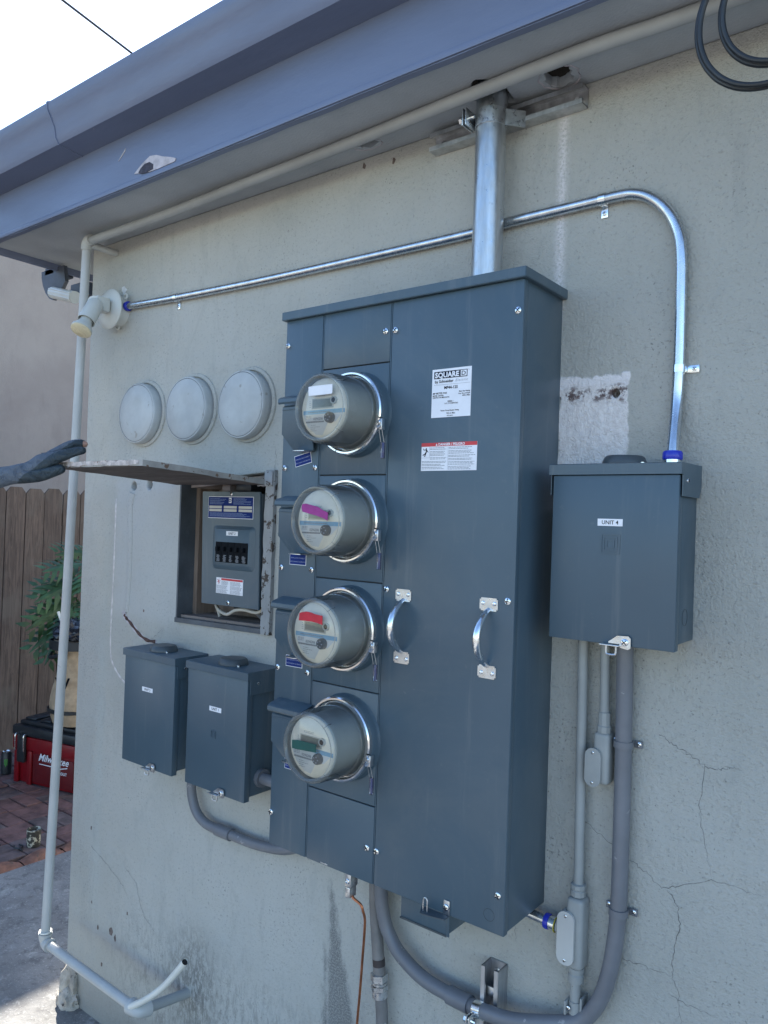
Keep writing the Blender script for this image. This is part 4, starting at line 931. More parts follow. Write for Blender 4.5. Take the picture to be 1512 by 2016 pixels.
# ================================================================ FLOOD LIGHT
fl = thing('flood_light', 'pale single-bulb flood light at the left end of the thin steel conduit', 'flood light', (-.935, 0, 1.44))
bc = Vector((-.962, 0, 1.437))
P('junction_box', LAMPW, fl, lathe, [(.052, 0), (.052, .034), (.049, .036), (0, .036)], bc, (0, -1, 0), 40)
P('base_dome', LAMPW, fl, lathe, [(.049, .0362), (.0660, .038), (.0665, .0415), (.063, .046), (.045, .052), (.020, .055), (0, .0555)], bc, (0, -1, 0), 48)
bm = bm_new()
for c in ((-.905, -.018, 1.476), (-.957, -.010, 1.383)): lathe(bm, [(.006, 0), (.010, 0), (.010, .004), (.006, .004)], c, (0, -1, 0), 16)
obj('mounting_ear', bm, LAMPW, fl)
P('knuckle', LAMPW, fl, tube, [(-.965, -.052, 1.440), (-.955, -.085, 1.438), (-.935, -.118, 1.440)], .0190, 14)
P('knuckle_plate', LAMPW, fl, box, -.965, -.925, -.108, -.062, 1.416, 1.462, .004)
P('knuckle_nut', STRUT, fl, lathe, [(.0055, 0), (.0055, .004), (0, .004)], (-.942, -.108, 1.440), (0, -1, 0), 6)
s0 = Vector((-.9170, -.118, 1.430)); s1 = Vector((-.8930, -.190, 1.3085)); sdir = (s1-s0).normalized()
P('socket', LAMPW, fl, lathe, [(0, -.012), (.018, -.008), (.0255, .004), (.0265, .070), (.0275, .078), (.0256, .078), (.024, .060), (0, .060)], s0, sdir, 36)
bb = P('bulb', LAMPW, fl, lathe, [(.018, .055), (.019, .084), (.026, .098), (.0315, .108), (.0325, .116)], s0, sdir, 36)
P('bulb_lens', LENS, bb, lathe, [(.0323, .1162), (.0315, .1195), (.022, .1235), (0, .1250)], s0, sdir, 36)

# ================================================================ PAINTED PIPES ON THE LEFT
EPIPE = paint('eave_pipe_paint', (.34, .355, .355), .5, 0, .08, 8, .0004, 60)
ep = thing('eave_pipe', 'pale painted pipe running under the eave and down past the wall corner', 'pipe', (-1.012, -.10, 1.65))
P('horizontal_pipe', EPIPE, ep, tube, [(-1.000, -.098, 1.6515), (-.607, -.088, 1.6585), (-.260, -.097, 1.6610), (.138, -.105, 1.6645), (.5147, -.1237, 1.6645), (.7366, -.1303, 1.6645), (.9191, -.1233, 1.6645), (1.4, -.12, 1.6645), (3.1, -.12, 1.6645)], .0135, 20)
P('elbow', PPIPE, ep, tube, [(-.985, -.1005, 1.6530), (-1.004, -.1003, 1.6515), (-1.0125, -.1005, 1.640), (-1.013, -.101, 1.622)], .0178, 16)
P('wall_stub', PPIPE, ep, tube, [(-.998, -.092, 1.640), (-.998, .01, 1.640)], .0115, 14, False)
P('vertical_pipe', PPIPE, ep, tube, [(-1.013, -.1005, 1.630), (-1.012, -.124, .55), (-1.012, -.1535, -.585)], .0142, 20, False)
lp = P('lower_pipe', PPIPE, ep, tube, [(-1.000, -.154, -.604), (-.522, -.154, -.6148)], .0138, 20, False)
P('elbow', PPIPE, ep, tube, [(-1.012, -.1535, -.575), (-1.0125, -.1538, -.595), (-1.006, -.154, -.6035), (-.980, -.154, -.6045)], lambda t: .0185+.0022*math.cos(2*PI*t), 18)
P('collar', WPVC, ep, lathe, [(.0146, 0), (.0195, 0), (.0195, .005), (.0146, .005)], (-1.012, -.1532, -.5730), (0, 0, 1), 24)
P('elbow', PPIPE, ep, tube, [(-.545, -.154, -.6146), (-.520, -.154, -.6155), (-.508, -.149, -.616), (-.505, -.122, -.6180)], lambda t: .0205+.002*math.cos(2*PI*t*1.0), 18)
P('return_pipe', PPIPE2, ep, tube, [(-.508, -.150, -.6160), (-.489, .01, -.628)], .0140, 18, False)
sb = P('white_tube', WPVC, thing('bent_tube', 'short bent white plastic tube beside the bottom elbow of the painted pipe', 'tube', (-.519, -.165, -.60)), tube, [(-.530, -.166, -.606), (-.470, -.160, -.565), (-.404, -.156, -.508), (-.350, -.155, -.448), (-.314, -.155, -.405)], .0090, 16, cap=False)
P('tube_bore', DARK, sb.parent, lathe, [(.0072, 0), (0, 0)], (-.3150, -.155, -.4065), (.66, 0, .75), 16)

# ================================================================ CONDUITS BELOW THE BOXES
pv = thing('left_pvc_conduit', 'grey plastic conduit curving from under the UNIT 1 box to the tall panel', 'conduit', (-.45, -.03, 0))
P('pipe', PVC, pv, tube, [(-.466, -.032, .055), (-.467, -.032, -.010), (-.460, -.032, -.045), (-.438, -.032, -.080), (-.400, -.031, -.100), (-.350, -.030, -.1035), (-.288, -.030, -.1035), (-.215, -.030, -.1030), (-.150, -.030, -.0970), (-.085, -.032, -.0840), (-.03, -.034, -.060), (.01, -.036, -.03), (.03, -.04, .01)], .0135, 20)
P('coupling', PVC, pv, tube, [(-.350, -.030, -.1035), (-.292, -.030, -.1038)], .0172, 20, False)
pb = thing('right_pvc_conduit', 'grey plastic conduit looping from under the tall panel up to the UNIT 4 box', 'conduit', (.24, -.04, -.4))
P('pipe', PVC, pb, tube, [(.240, -.042, .020), (.2405, -.042, -.085), (.2520, -.041, -.145), (.2700, -.040, -.178), (.3000, -.040, -.2080), (.3617, -.040, -.2360), (.4330, -.040, -.2445), (.4900, -.0425, -.2440), (.5328, -.0570, -.2330), (.5900, -.056, -.2260), (.6480, -.046, -.2120), (.7000, -.032, -.1970), (.7345, -.022, -.1760), (.7595, -.022, -.1350), (.7740, -.022, -.0920), (.7850, -.022, -.0330), (.7915, -.022, .0430), (.7930, -.022, .139), (.7925, -.022, .343), (.7922, -.030, .5750)], .0156, 22)
P('coupling', PVC, pb, tube, [(.4330, -.040, -.2445), (.4620, -.0405, -.2448), (.4870, -.0422, -.2442)], .0192, 22)
for z in (.3640, .0470):
    bm = bm_new(); lathe(bm, [(.0157, -.0065), (.0184, -.0065), (.0184, .0065), (.0157, .0065)], (.7923, -.022, z), (0, 0, 1), 28)
    box(bm, .7620, .7765, -.0075, -.0035, z-.0065, z+.0065, .0006); box(bm, .8075, .8230, -.0075, -.0035, z-.0065, z+.0065, .0006)
    s_ = obj('two_hole_strap', bm, PVC, pb); screw(s_, .7680, -.0075, z+.001, .72); screw(s_, .8170, -.0075, z+.001, .72)
sv = thing('lower_strut', 'short upright steel strut channel on the wall below the tall panel', 'strut channel', (.53, 0, -.4))
P('channel', STRUT, sv, channel, (.5305, -.0005, -.1520), (.5305, -.0005, -.42), .041, .041, .0026, True)
P('anchor_bolt', STEELP, sv, lathe, [(.0115, 0), (.0115, .002), (.0080, .003), (.0080, .009), (0, .010)], (.5305, -.0035, -.178), (0, -1, 0), 18)
P('anchor_washer', STEELP, sv, box, .517, .544, -.030, -.027, -.2150, -.1960, .001)
ck = thing('conduit_clamp', 'shiny clamp fixing the grey plastic conduit to the lower strut', 'pipe clamp', (.53, -.06, -.24))
P('strap', CHROME, ck, lathe, [(.0155, -.011), (.0172, -.011), (.0172, .011), (.0155, .011)], (.5180, -.0530, -.2375), (.95, -.20, .22), 28)
bm = bm_new(); box(bm, .5060, .5085, -.092, -.060, -.2620, -.2360, .0006); box(bm, .5130, .5155, -.092, -.060, -.2620, -.2360, .0006); obj('clamp_ear', bm, CHROME, ck)
P('clamp_bolt', CHROME, ck, tube, [(.496, -.078, -.250), (.522, -.078, -.250)], .0035, 8, False)
P('clamp_nut', CHROME, ck, lathe, [(.0070, 0), (.0070, .005), (0, .005)], (.4965, -.078, -.250), (1, 0, 0), 6)
gr = thing('old_grey_conduit', 'worn grey metal conduit hanging below the tall panel with a hexagonal coupling', 'conduit', (.22, -.03, -.4))
P('pipe', paint('worn_conduit', (.205, .20, .195), .5, .25, .15, 14, .0006, 80, speck=(.64, 18, (.42, .42, .41))), gr, tube, [(.2085, -.030, .01), (.2135, -.030, -.093), (.2180, -.030, -.150), (.2320, -.030, -.262), (.2385, -.030, -.305), (.2470, -.030, -.3885), (.25, -.03, -.50)], .0142, 20)
P('worn_band', paint('bare_dark_metal', (.07, .06, .06), .5, .5), gr, tube, [(.2305, -.030, -.246), (.2325, -.030, -.262)], .0146, 20, False)
for z0, z1, r in ((-.2800, -.2960, .0205), (-.2980, -.3030, .0175), (-.3050, -.3150, .0200), (-.3160, -.3320, .0180)):
    k = (-.2-z0)*.09; P('compression_nut', galv('nut%d' % int(-z0*1e4), (.62, .62, .58), .3) if False else STEELP, gr, lathe, [(.0142, 0), (r, 0), (r, z0-z1), (.0142, z0-z1)], (.2275+k, -.030, z1), (-.09, 0, 1), 6 if r > .019 else 24)
cw = thing('ground_wire', 'bare copper ground wire hanging from the green-screwed lug under the tall panel', 'wire', (.19, -.1, -.09))
P('wire', COPPER, cw, tube, [(.197, -.100, -.080), (.2069, -.100, -.0900), (.2250, -.097, -.0990), (.2298, -.094, -.1120), (.2295, -.085, -.1374), (.2170, -.070, -.1900), (.2028, -.055, -.2396), (.1828, -.035, -.3343), (.1651, -.020, -.4278), (.160, -.018, -.52)], .0031, 10)
g1 = thing('painted_conduit_long', 'long wall-coloured conduit with an access fitting near the bottom of the picture', 'conduit', (.71, -.02, -.3))
P('pipe', PPIPE2, g1, tube, [(.7050, -.022, .580), (.7055, -.022, .5322), (.7107, -.022, .1150), (.7110, -.022, .045)], .0098, 16, False)
P('upper_fitting', PPIPE2, g1, lathe, [(.0098, .0), (.0150, 0), (.0150, .010), (.0135, .012), (.0150, .014), (.0150, .022), (.0098, .024)], (.7108, -.022, .0520), (0, 0, 1), 10)
cb = P('conduit_body', PPIPE2, g1, box, .6935, .7285, -.040, -.002, -.0880, .0500, .0085, seg=4)
P('access_cover', PPIPE2, cb, prism, rrect(-.0470, -.0110, -.0790, .0230, .0170, 8), .6880, .6930, 'x')
bm = bm_new(); prism(bm, [(a, b_) for a, b_ in rrect(.6800, .7150, -.0790, .0240, .0165, 8)], -.0475, -.0415, 'y'); obj('access_cover', bm, PPIPE, cb)
screw(cb, .6975, -.0475, .0155, .45); screw(cb, .6975, -.0475, -.0700, .45)
P('lower_pipe', PPIPE2, g1, tube, [(.7110, -.022, -.08), (.7120, -.022, -.40)], .0105, 16, False)
P('lower_fitting', PPIPE2, g1, lathe, [(.0105, 0), (.0155, 0), (.0155, .014), (.0140, .016), (.0140, .020), (.0160, .021), (.0160, .028), (.0105, .03)], (.7115, -.022, -.1150), (0, 0, 1), 12)
bm = bm_new(); lathe(bm, [(.0106, -.012), (.0125, -.012), (.0125, .012), (.0106, .012)], (.7115, -.022, -.1650), (0, 0, 1), 20); box(bm, .6960, .7000, -.040, -.012, -.1780, -.1520, .0006); box(bm, .7240, .7280, -.030, .0, -.1780, -.1420, .0006); obj('pipe_clamp', bm, PPIPE2, g1)
screw(g1, .7040, -.036, -.1650, .7)
se = thing('short_emt_conduit', 'short steel conduit with a blue ring joining the tall panel to the painted access fitting', 'conduit', (.66, -.03, 0))
P('pipe', EMT, se, tube, [(.6000, -.030, -.0125), (.6700, -.030, -.0170)], .0098, 16, False)
P('compression_ring', BLUEPL, se, lathe, [(.0098, 0), (.0145, 0), (.0155, .003), (.0150, .009), (.0098, .010)], (.6470, -.030, -.0155), (1, 0, -.05), 24)
P('connector', CHROME, se, lathe, [(.0098, 0), (.0130, 0), (.0130, .012), (.0098, .012)], (.6572, -.030, -.0162), (1, 0, -.05), 16)
P('sealing_ring', paint('yellow_ring', (.42, .36, .05), .5), se, lathe, [(.0130, 0), (.0150, 0), (.0150, .002), (.0130, .002)], (.6692, -.030, -.0170), (1, 0, -.05), 20)
P('hub', PPIPE2, se, tube, [(.6715, -.028, -.0172), (.6950, -.026, -.0180)], .0140, 16, False)
g2 = thing('painted_conduit_short', 'short wall-coloured conduit ending in an access fitting beside the grey plastic one', 'conduit', (.75, -.02, .27))
P('pipe', PPIPE2, g2, tube, [(.7500, -.022, .580), (.7510, -.022, .5390), (.7535, -.022, .395)], .0094, 16, False)
P('upper_fitting', PPIPE2, g2, lathe, [(.0094, .0), (.0135, 0), (.0140, .012), (.0122, .014), (.0118, .038), (.0094, .04)], (.7537, -.022, .3790), (0, 0, 1), 10)
cb = P('conduit_body', PPIPE2, g2, box, .7370, .7690, -.036, -.002, .2800, .3800, .0080, seg=4)
bm = bm_new(); prism(bm, rrect(.7245, .7565, .2755, .3495, .0155, 8), -.0425, -.0370, 'y'); obj('access_cover', bm, PPIPE2, cb)
screw(cb, .7405, -.0425, .3410, .4); screw(cb, .7405, -.0425, .2835, .4)
cc = thing('cable_coil', 'coil of black cable hanging from the eave in the top right corner', 'cable', (1.07, -.22, 1.56))
for r, cx, cz, dy in ((.1135, 1.0655, 1.560, 0), (.110, 1.068, 1.5575, -.008), (.094, 1.080, 1.5720, .003), (.0905, 1.082, 1.5700, -.006)):
    P('cable_loop', BLKPL, cc, tube, [(cx+r*math.cos(a), -.225+dy+.004*math.sin(a*2), cz+r*1.02*math.sin(a)) for a in [2*PI*i/24 for i in range(25)]], .0042, 10, True)
P('hanger', STEELP, cc, tube, [(1.07, -.222, 1.700), (1.07, -.235, 1.672), (1.07, -.222, 1.660)], .002, 6)

# ================================================================ GROUND, PAVING, FENCE
def ground(name, x0, x1, y0, y1, z, m, nx=1, ny=1):
    bm = bm_new(); g_ = [[bm.verts.new((x0+(x1-x0)*i/nx, y0+(y1-y0)*j/ny, z)) for i in range(nx+1)] for j in range(ny+1)]
    for j in range(ny):
        for i in range(nx): bm.faces.new((g_[j][i], g_[j][i+1], g_[j+1][i+1], g_[j+1][i]))
    o = obj(name, bm, m, None); o['kind'] = 'structure'; return o
ground('ground', -80, 80, -80, 80, -.99, paint('dry_soil', (.20, .17, .14), .95, 0, .3, .5, .02, 20))
bm = bm_new(); box(bm, -2.2, 5.5, -5.5, .119, -.985, -.9); o = obj('concrete_path', bm, CONC, None); o['kind'] = 'structure'
bm = bm_new(); box(bm, -2.2, WX-.001, .1195, 4.4, -.985, -.9005); o = obj('concrete_side_path', bm, CONC, None); o['kind'] = 'structure'
bm = bm_new(); box(bm, -4.2, -2.295, -2.5, 4.4, -.985, -.915); pav = obj('brick_paving', bm, paint('joint_sand', (.035, .032, .032), .95, 0, .3, 30, .004, 80), None); pav['kind'] = 'structure'
def brick_mesh(seed, L_, W_):
    rnd = random.Random(seed); bm = bm_new(); box(bm, -L_/2+.003, L_/2-.003, -W_/2+.003, W_/2-.003, -.02, .0, .0035, 1)
    for v in bm.verts:
        if v.co.z > -.001: v.co.z += rnd.uniform(-.0012, .0012)
    return bm
BM = []
for k in range(6):
    o = obj('brick', brick_mesh(k, .2, .1), BRICKA if k % 2 else BRICKB, None); BM.append(o.data); bpy.data.objects.remove(o)
for i in range(-9, 1):
    for j in range(-2, 8):
        cx = -2.45-.2-(-i)*.2+.3; cx = -2.35+i*.2-.0; cyy = .57+(j-1)*.2-.0
        if cx < -4.1 or not (-.1 < cyy < 1.9): continue
        for s in (-.5, .5):
            o = bpy.data.objects.new('brick', random.choice(BM)); COL.objects.link(o); o.parent = pav
            hor = (i+j) % 2 == 1
            x, y = (cx-.0-.0, cyy+s*.1) if hor else (cx+s*.1, cyy)
            o.location = (x-.05+.0, y, -.8985+random.uniform(-.0035, .003)); o.rotation_euler = (random.uniform(-.006, .006), random.uniform(-.006, .006), (0 if hor else PI/2)+random.uniform(-.01, .01))
# scalloped terracotta edging
ed = thing('brick_edging', 'worn scalloped terracotta edging between the brick paving and the concrete', 'edging', (-2.25, .4, -.9))
y = -.62; k = 0
while y < 1.6:
    L_ = .205; bm = bm_new(); nu, nv = 12, 6; g_ = []
    for i in range(nu+1):
        row = []
        for j in range(nv+1):
            u_ = i/nu; v_ = j/nv; prof = math.sin(PI*v_)**.6 if 0 < v_ < 1 else 0
            h = .012+.030*math.sin(PI*u_)**1.3
            nz = .006*noise.noise(Vector((u_*3+k*7, v_*3, 0)))
            row.append(bm.verts.new((-2.293+.098*v_+.006*noise.noise(Vector((u_*2+k, v_, 5))), y+.003+(L_-.006)*u_, -.915+(h+nz)*prof+.004)))
        g_.append(row)
    for i in range(nu):
        for j in range(nv): bm.faces.new((g_[i][j], g_[i+1][j], g_[i+1][j+1], g_[i][j+1]))
    obj('edging_block', bm, EDGEM, ed, sharp=80); y += L_; k += 1
fn = thing('wooden_fence', 'brown weathered dog-eared picket fence at the back of the side yard', 'fence', (-4, .9, -.9))
rails = bm_new()
for i in range(26):
    yy = -1.02+i*.138; h = .915+random.uniform(-.008, .008); wdt = .066
    bm = bm_new(); lean = random.uniform(-.003, .003)
    prism(bm, [(yy-wdt, -.93), (yy+wdt, -.93), (yy+wdt+lean, h-.035), (yy+wdt-.028+lean, h), (yy-wdt+.028+lean, h), (yy-wdt+lean, h-.035)], -4.0+random.uniform(0, .003), -3.982, 'x', .0015)
    obj('picket', bm, FENCE, fn)
for z in (-.6, .1, .7): P('rail', FENCE, fn, box, -4.045, -4.004, -1.08, 2.5, z-.045, z+.045)
nh = thing('neighbour_wall', 'tall plain beige stucco wall rising behind the wooden fence', 'wall', (-5.5, 2, -.9))
P('stucco_wall', NEIGH, nh, box, -5.75, -5.5, -2.5, 12, -1, 3.17)
P('parapet_cap', NEIGH, nh, box, -5.78, -5.47, -2.55, 12.05, 3.1705, 3.21, .01)
# overhead service wire against the sky
ow = thing('overhead_wire', 'dark overhead wire crossing the bright sky above the gutter', 'wire', (-6, 2.5, 5.8))
P('wire', BLKPL, ow, tube, [(-6, 1.0, 6.035), (-6, 2.4673, 5.8074), (-6, 3.2458, 5.6763), (-6, 5.5, 5.30)], .012, 8, False)

# clutter by the fence
pl = thing('leafy_plant', 'dark green split-leaved plant in front of the wooden fence', 'plant', (-3.45, 1.35, -.9))
def split_leaf(bm, base, tip, width, nrm, lobes=6):
    base = Vector(base); tip = Vector(tip); d = tip-base; L_ = d.length; d.normalize(); s = d.cross(nrm).normalized(); nn = s.cross(d)
    A = lambda t_: base+d*L_*t_-nn*.16*L_*t_*t_
    K = 10
    for side in (-1, 1):
        prev = None
        for k in range(K+1):                    # the blade near the rib
            t_ = k/K; w_ = width*.30*math.sin(PI*(.10+.88*t_)); row = (bm.verts.new(A(t_)), bm.verts.new(A(t_)+s*side*w_-nn*w_*.15))
            if prev: bm.faces.new((prev[0], row[0], row[1], prev[1]))
            prev = row
        for k in range(lobes):                  # long drooping fingers
            t0 = (k+.15)/lobes; t1 = (k+.80)/lobes; w_ = width*1.25*math.sin(PI*(.16+.70*(t0+.3/lobes)))
            r0 = s*side*width*.24
            p0 = A(t0)+r0; p1 = A(t1)+r0; dirn = (s*side*.86+d*.5).normalized(); m0 = (p0+p1)/2
            a0 = p0+dirn*w_*.45-nn*w_*.08; a1 = p1+dirn*w_*.45-nn*w_*.05+d*.004; tipp = m0+dirn*w_+d*w_*.18-nn*w_*.42
            v_ = [bm.verts.new(x) for x in (p0, p1, a1, a0, tipp)]; bm.faces.new((v_[0], v_[1], v_[2], v_[3])); bm.faces.new((v_[3], v_[2], v_[4]))
root = Vector((-3.40, 1.55, -.35))
for bx_, by_, bz_, tx, ty, tz, wd in ((-3.25, 1.28, .43, -3.22, 1.00, .42, .085), (-3.22, 1.25, .33, -3.17, .93, .24, .085), (-3.2, 1.2, .22, -3.15, .88, .06, .085), (-3.22, 1.2, .12, -3.17, .90, -.06, .08), (-3.2, 1.15, .08, -3.1, .96, -.14, .075), (-3.3, 1.34, .50, -3.3, 1.12, .50, .08), (-3.15, 1.3, .45, -3.05, 1.18, .28, .09), (-3.1, 1.3, .25, -3.05, 1.12, .10, .09), (-3.2, 1.4, .52, -3.1, 1.30, .40, .09), (-3.1, 1.35, .38, -3.0, 1.27, .25, .08), (-3.3, 1.3, .3, -3.34, 1.0, .30, .08), (-3.25, 1.25, .18, -3.25, .95, .14, .07), (-3.15, 1.15, .18, -3.05, 1.02, .02, .07)):
    bm = bm_new(); nn = Vector((.75, -.45, .45)).normalized()
    split_leaf(bm, (bx_, by_, bz_), (tx, ty, tz), wd, (nn+Vector((random.uniform(-.3, .3), random.uniform(-.3, .3), random.uniform(-.2, .4)))).normalized())
    lf = obj('leaf', bm, LEAF, pl, sharp=60)
    P('stalk', LEAF, lf, tube, [root, (root+Vector((bx_, by_, bz_)))/2+Vector((0, 0, .10)), (bx_, by_, bz_)], .006, 6)
P('trunk', BARK, pl, tube, [(-3.42, 1.58, -.92), (-3.42, 1.57, -.6), root], .035, 10)
# red tool box, rotated a little
A_ = math.atan2(.105, .46); U = Vector((math.cos(A_), math.sin(A_), 0)); V = Vector((-math.sin(A_), math.cos(A_), 0)); F0 = Vector((-3.365, .926, -.897))
def rb(bm, u0, u1, v0, v1, z0, z1, bev=.006, taper=0.):
    vs0 = set(bm.verts); box(bm, u0, u1, v0, v1, z0, z1, bev)
    for v in bm.verts:
        if v in vs0: continue
        c = v.co.copy()
        if taper and c.z < (z0+z1)/2: c.x += taper*(1 if c.x < .28 else -1); c.y += taper*(1 if c.y < .18 else -1)
        v.co = F0+U*c.x+V*c.y+Vector((0, 0, c.z))
tb = thing('tool_box', 'red plastic tool box with a black lid standing on the brick paving', 'tool box', F0)
P('body', REDPL, tb, rb, .0, .56, .0, .36, .0, .285, .008, .012)
P('side_recess', paint('red_plastic_recess', (.12, .004, .008), .5), tb, rb, .17, .50, -.004, .005, .02, .19, .003)
for u0 in (.015, .125): P('moulded_post', REDPL, tb, rb, u0, u0+.035, -.010, .01, .0, .20, .005)
P('front_band', REDPL, tb, rb, -.004, .564, -.008, .01, .205, .283, .005)
ld = P('lid', BLKPL, tb, rb, -.01, .57, -.012, .372, .286, .345, .012)
P('lid_deck', BLKPL, ld, rb, .02, .54, .02, .34, .3455, .372, .01)
for k in range(4): P('lid_ridge', BLKPL, ld, rb, .04+k*.125, .13+k*.125, .04, .32, .3725, .386, .006)
la = P('latch', BLKPL, tb, rb, .052, .118, -.026, -.009, .130, .300, .006)
for u0 in (.046, .117): P('latch_wire', CHROME, la, tube, [F0+U*u0+V*-.014+Vector((0, 0, .300)), F0+U*u0+V*-.034+Vector((0, 0, .290)), F0+U*u0+V*-.032+Vector((0, 0, .200))], .0035, 8)
LM = lambda u_, z_, sc=1: Matrix.Translation(F0+U*u_+V*-.0092+Vector((0, 0, z_))) @ Matrix.Rotation(A_, 4, 'Z') @ Matrix.Rotation(PI/2, 4, 'X') @ Matrix.Diagonal((sc, 1, 1, 1))
text('Milwaukee', .060, 0, 0, 0, WHITE, tb, shear=.35, bold=.001, M=LM(.22, .160, .95))
text('PACKOUT', .024, 0, 0, 0, WHITE, tb, bold=.0006, M=LM(.345, .102))
bm = bm_new(); prism(bm, [(.23, .142), (.37, .142), (.36, .130), (.46, .152), (.46, .147), (.35, .122), (.358, .136), (.23, .138)], -.0100, -.0094)
for v in bm.verts: c = v.co.copy(); v.co = F0+U*c.x+V*c.y+Vector((0, 0, c.z))
obj('logo_flash', bm, WHITE, tb)
# tan bag on the tool box
bg = thing('tan_bag', 'tan canvas bag with black straps and a bin liner on top', 'bag', (-2.97, 1.17, -.50))
bc = Vector((-3.02, 1.125, 0)); bm = bm_new(); prof = []
n = 28; rings = []
for k in range(13):
    z = -.508+.50*k/12; r = .142+.022*math.sin(k*.55)+.0
    ring = []
    for i in range(n):
        a = 2*PI*i/n; rr = r*(1+.06*noise.noise(Vector((math.cos(a)*2, math.sin(a)*2, z*6)))); ring.append(bm.verts.new((bc.x+rr*1.05*math.cos(a), bc.y+rr*.9*math.sin(a), z)))
    rings.append(ring)
for a_, b_ in zip(rings, rings[1:]):
    for i in range(n): bm.faces.new((a_[i], a_[(i+1) % n], b_[(i+1) % n], b_[i]))
bm.faces.new(rings[0][::-1]); bm.faces.new(rings[-1]); obj('body', bm, CANVAS, bg, sharp=60)
for z0, z1 in ((-.435, -.412), (-.06, -.005)):
    P('black_band', BLKPL, bg, lathe, [(.160, 0), (.166, .002), (.166, z1-z0-.002), (.160, z1-z0)], (bc.x, bc.y, z0), (0, 0, 1), 28)
P('strap', BLKPL, bg, tube, [bc+Vector((-.13, -.10, -.10)), bc+Vector((-.02, -.165, -.105)), bc+Vector((.09, -.14, -.07))], .012, 8)
LMB = Matrix.Translation(bc+Vector((.040, -.1640, -.275))) @ Matrix.Rotation(.50, 4, 'Z') @ Matrix.Rotation(PI/2, 4, 'X') @ Matrix.Diagonal((1, 1, 1, 1))
text('W', .085, 0, 0, 0, BLACKP, bg, bold=.003, M=LMB)
bm = bm_new(); bmesh.ops.create_icosphere(bm, subdivisions=4, radius=1)
for v in bm.verts:
    c = v.co.copy(); k = noise.fractal(c*3.1, .7, 2.1, 5); v.co = Vector((bc.x+c.x*.155*(1+.22*k), bc.y+c.y*.14*(1+.22*k), .035+c.z*.072*(1+.55*k)))
obj('bin_liner', bm, BAGPL, bg, sharp=25)
P('stick', WPVC, bg, tube, [(-3.10, 1.03, .155), (-3.03, 1.05, .02)], .009, 8, False)
# small things on the bricks
dc = thing('drink_can', 'black drink can with a green mark standing beside the red tool box', 'can', (-3.50, .95, -.897))
P('body', BLKPL, dc, lathe, [(0, 0), (.024, 0), (.031, .008), (.031, .125), (.026, .138), (.0262, .141)], (-3.51, .955, -.897), (0, 0, 1), 32)
P('top', CHROME, dc, lathe, [(.0262, .1412), (.0245, .142), (.023, .138), (0, .138)], (-3.51, .955, -.897), (0, 0, 1), 32)
bm = bm_new()
for k, (dx, h) in enumerate(((-.007, .030), (0, .042), (.007, .034))): box(bm, dx-.0014, dx+.0014, -.0325, -.0312, .095-h, .100)
bmesh.ops.transform(bm, matrix=Matrix.Translation((-3.51, .955, -.897)) @ Matrix.Rotation(.98, 4, 'Z'), verts=bm.verts)
obj('green_claw_mark', bm, paint('can_green', (.08, .42, .05), .4), dc)
cn = thing('cement_can', 'small open tin crusted with pale cement near the brick edging', 'tin', (-2.37, .53, -.897))
P('body', paint('crusted_tin', (.05, .048, .04), .6, 0, .3, 30, .003, 90, speck=(.53, 42, (.52, .49, .38))), cn, lathe, [(0, .001), (.030, .001), (.032, .008), (.032, .030), (.0335, .032), (.0335, .078), (.0350, .082), (.0335, .085), (.031, .080), (.030, .060), (0, .062)], (-2.372, .535, -.897), (0, 0, 1), 32)
P('dried_cement', paint('cement_fill', (.30, .31, .29), .8, 0, .3, 60, .003, 90), cn, lathe, [(.0298, .064), (.02, .068), (0, .066)], (-2.372, .535, -.897), (0, 0, 1), 20)
def tool(name, lab, cat, a, b_, mat, r=.006):
    t = thing(name, lab, cat, a)
    a = Vector(a); b_ = Vector(b_); d = (b_-a); s = Vector((-d.y, d.x, 0)).normalized()
    for k in (-1, 1): P('handle', mat, t, tube, [a+s*k*.012, a+d*.35+s*k*.018, a+d*.62+s*k*.003], r, 8)
    P('jaw', BLKPL, t, tube, [a+d*.6, b_], lambda q: r*1.4*(1-.7*q), 8, False)
    return t
tool('pliers', 'black pliers lying on the bricks between the crusted tin and the terracotta edging', 'pliers', (-2.42, .475, -.888), (-2.335, .46, -.886), BLKPL, .0045)
tool('snips', 'dark-handled snips lying on the bricks at the left edge of the picture', 'snips', (-2.62, .38, -.886), (-2.47, .42, -.886), BLKPL, .007)

# security light fixed under the eave end
sl = thing('corner_lamp', 'dark-hooded lamp with a pale ribbed body hanging under the eave end', 'lamp', (-1.44, .1, 1.66))
bm = bm_new()
hood = [(-1.482, 1.672), (-1.325, 1.672), (-1.3100, 1.612), (-1.335, 1.585), (-1.392, 1.553), (-1.418, 1.562), (-1.448, 1.588), (-1.468, 1.618), (-1.480, 1.650)]
prism(bm, [(x-.045, z) for x, z in hood], .02, .034); obj('hood', bm, paint('lamp_hood', (.07, .085, .115), .5), sl)
P('bracket', MATS['lamp_hood'], sl, box, -1.50, -1.44, .02, .10, 1.655, TOP-.001)
P('ribbed_body', LAMPW, sl, tube, [(-1.425, .015, 1.577), (-1.20, -.028, 1.515)], .0215, 24, False)
bm = bm_new()
for k in range(3):
    o_ = Vector((.002, -.021, .010-k*.010)); tube(bm, [Vector((-1.423, .015, 1.577))+o_, Vector((-1.202, -.028, 1.515))+o_], .0022, 6, False)
obj('rib', bm, LAMPW, sl)
P('shadow_box', MATS['lamp_hood'], sl, box, -1.30, -1.20, .01, .06, 1.540, 1.585, .004)

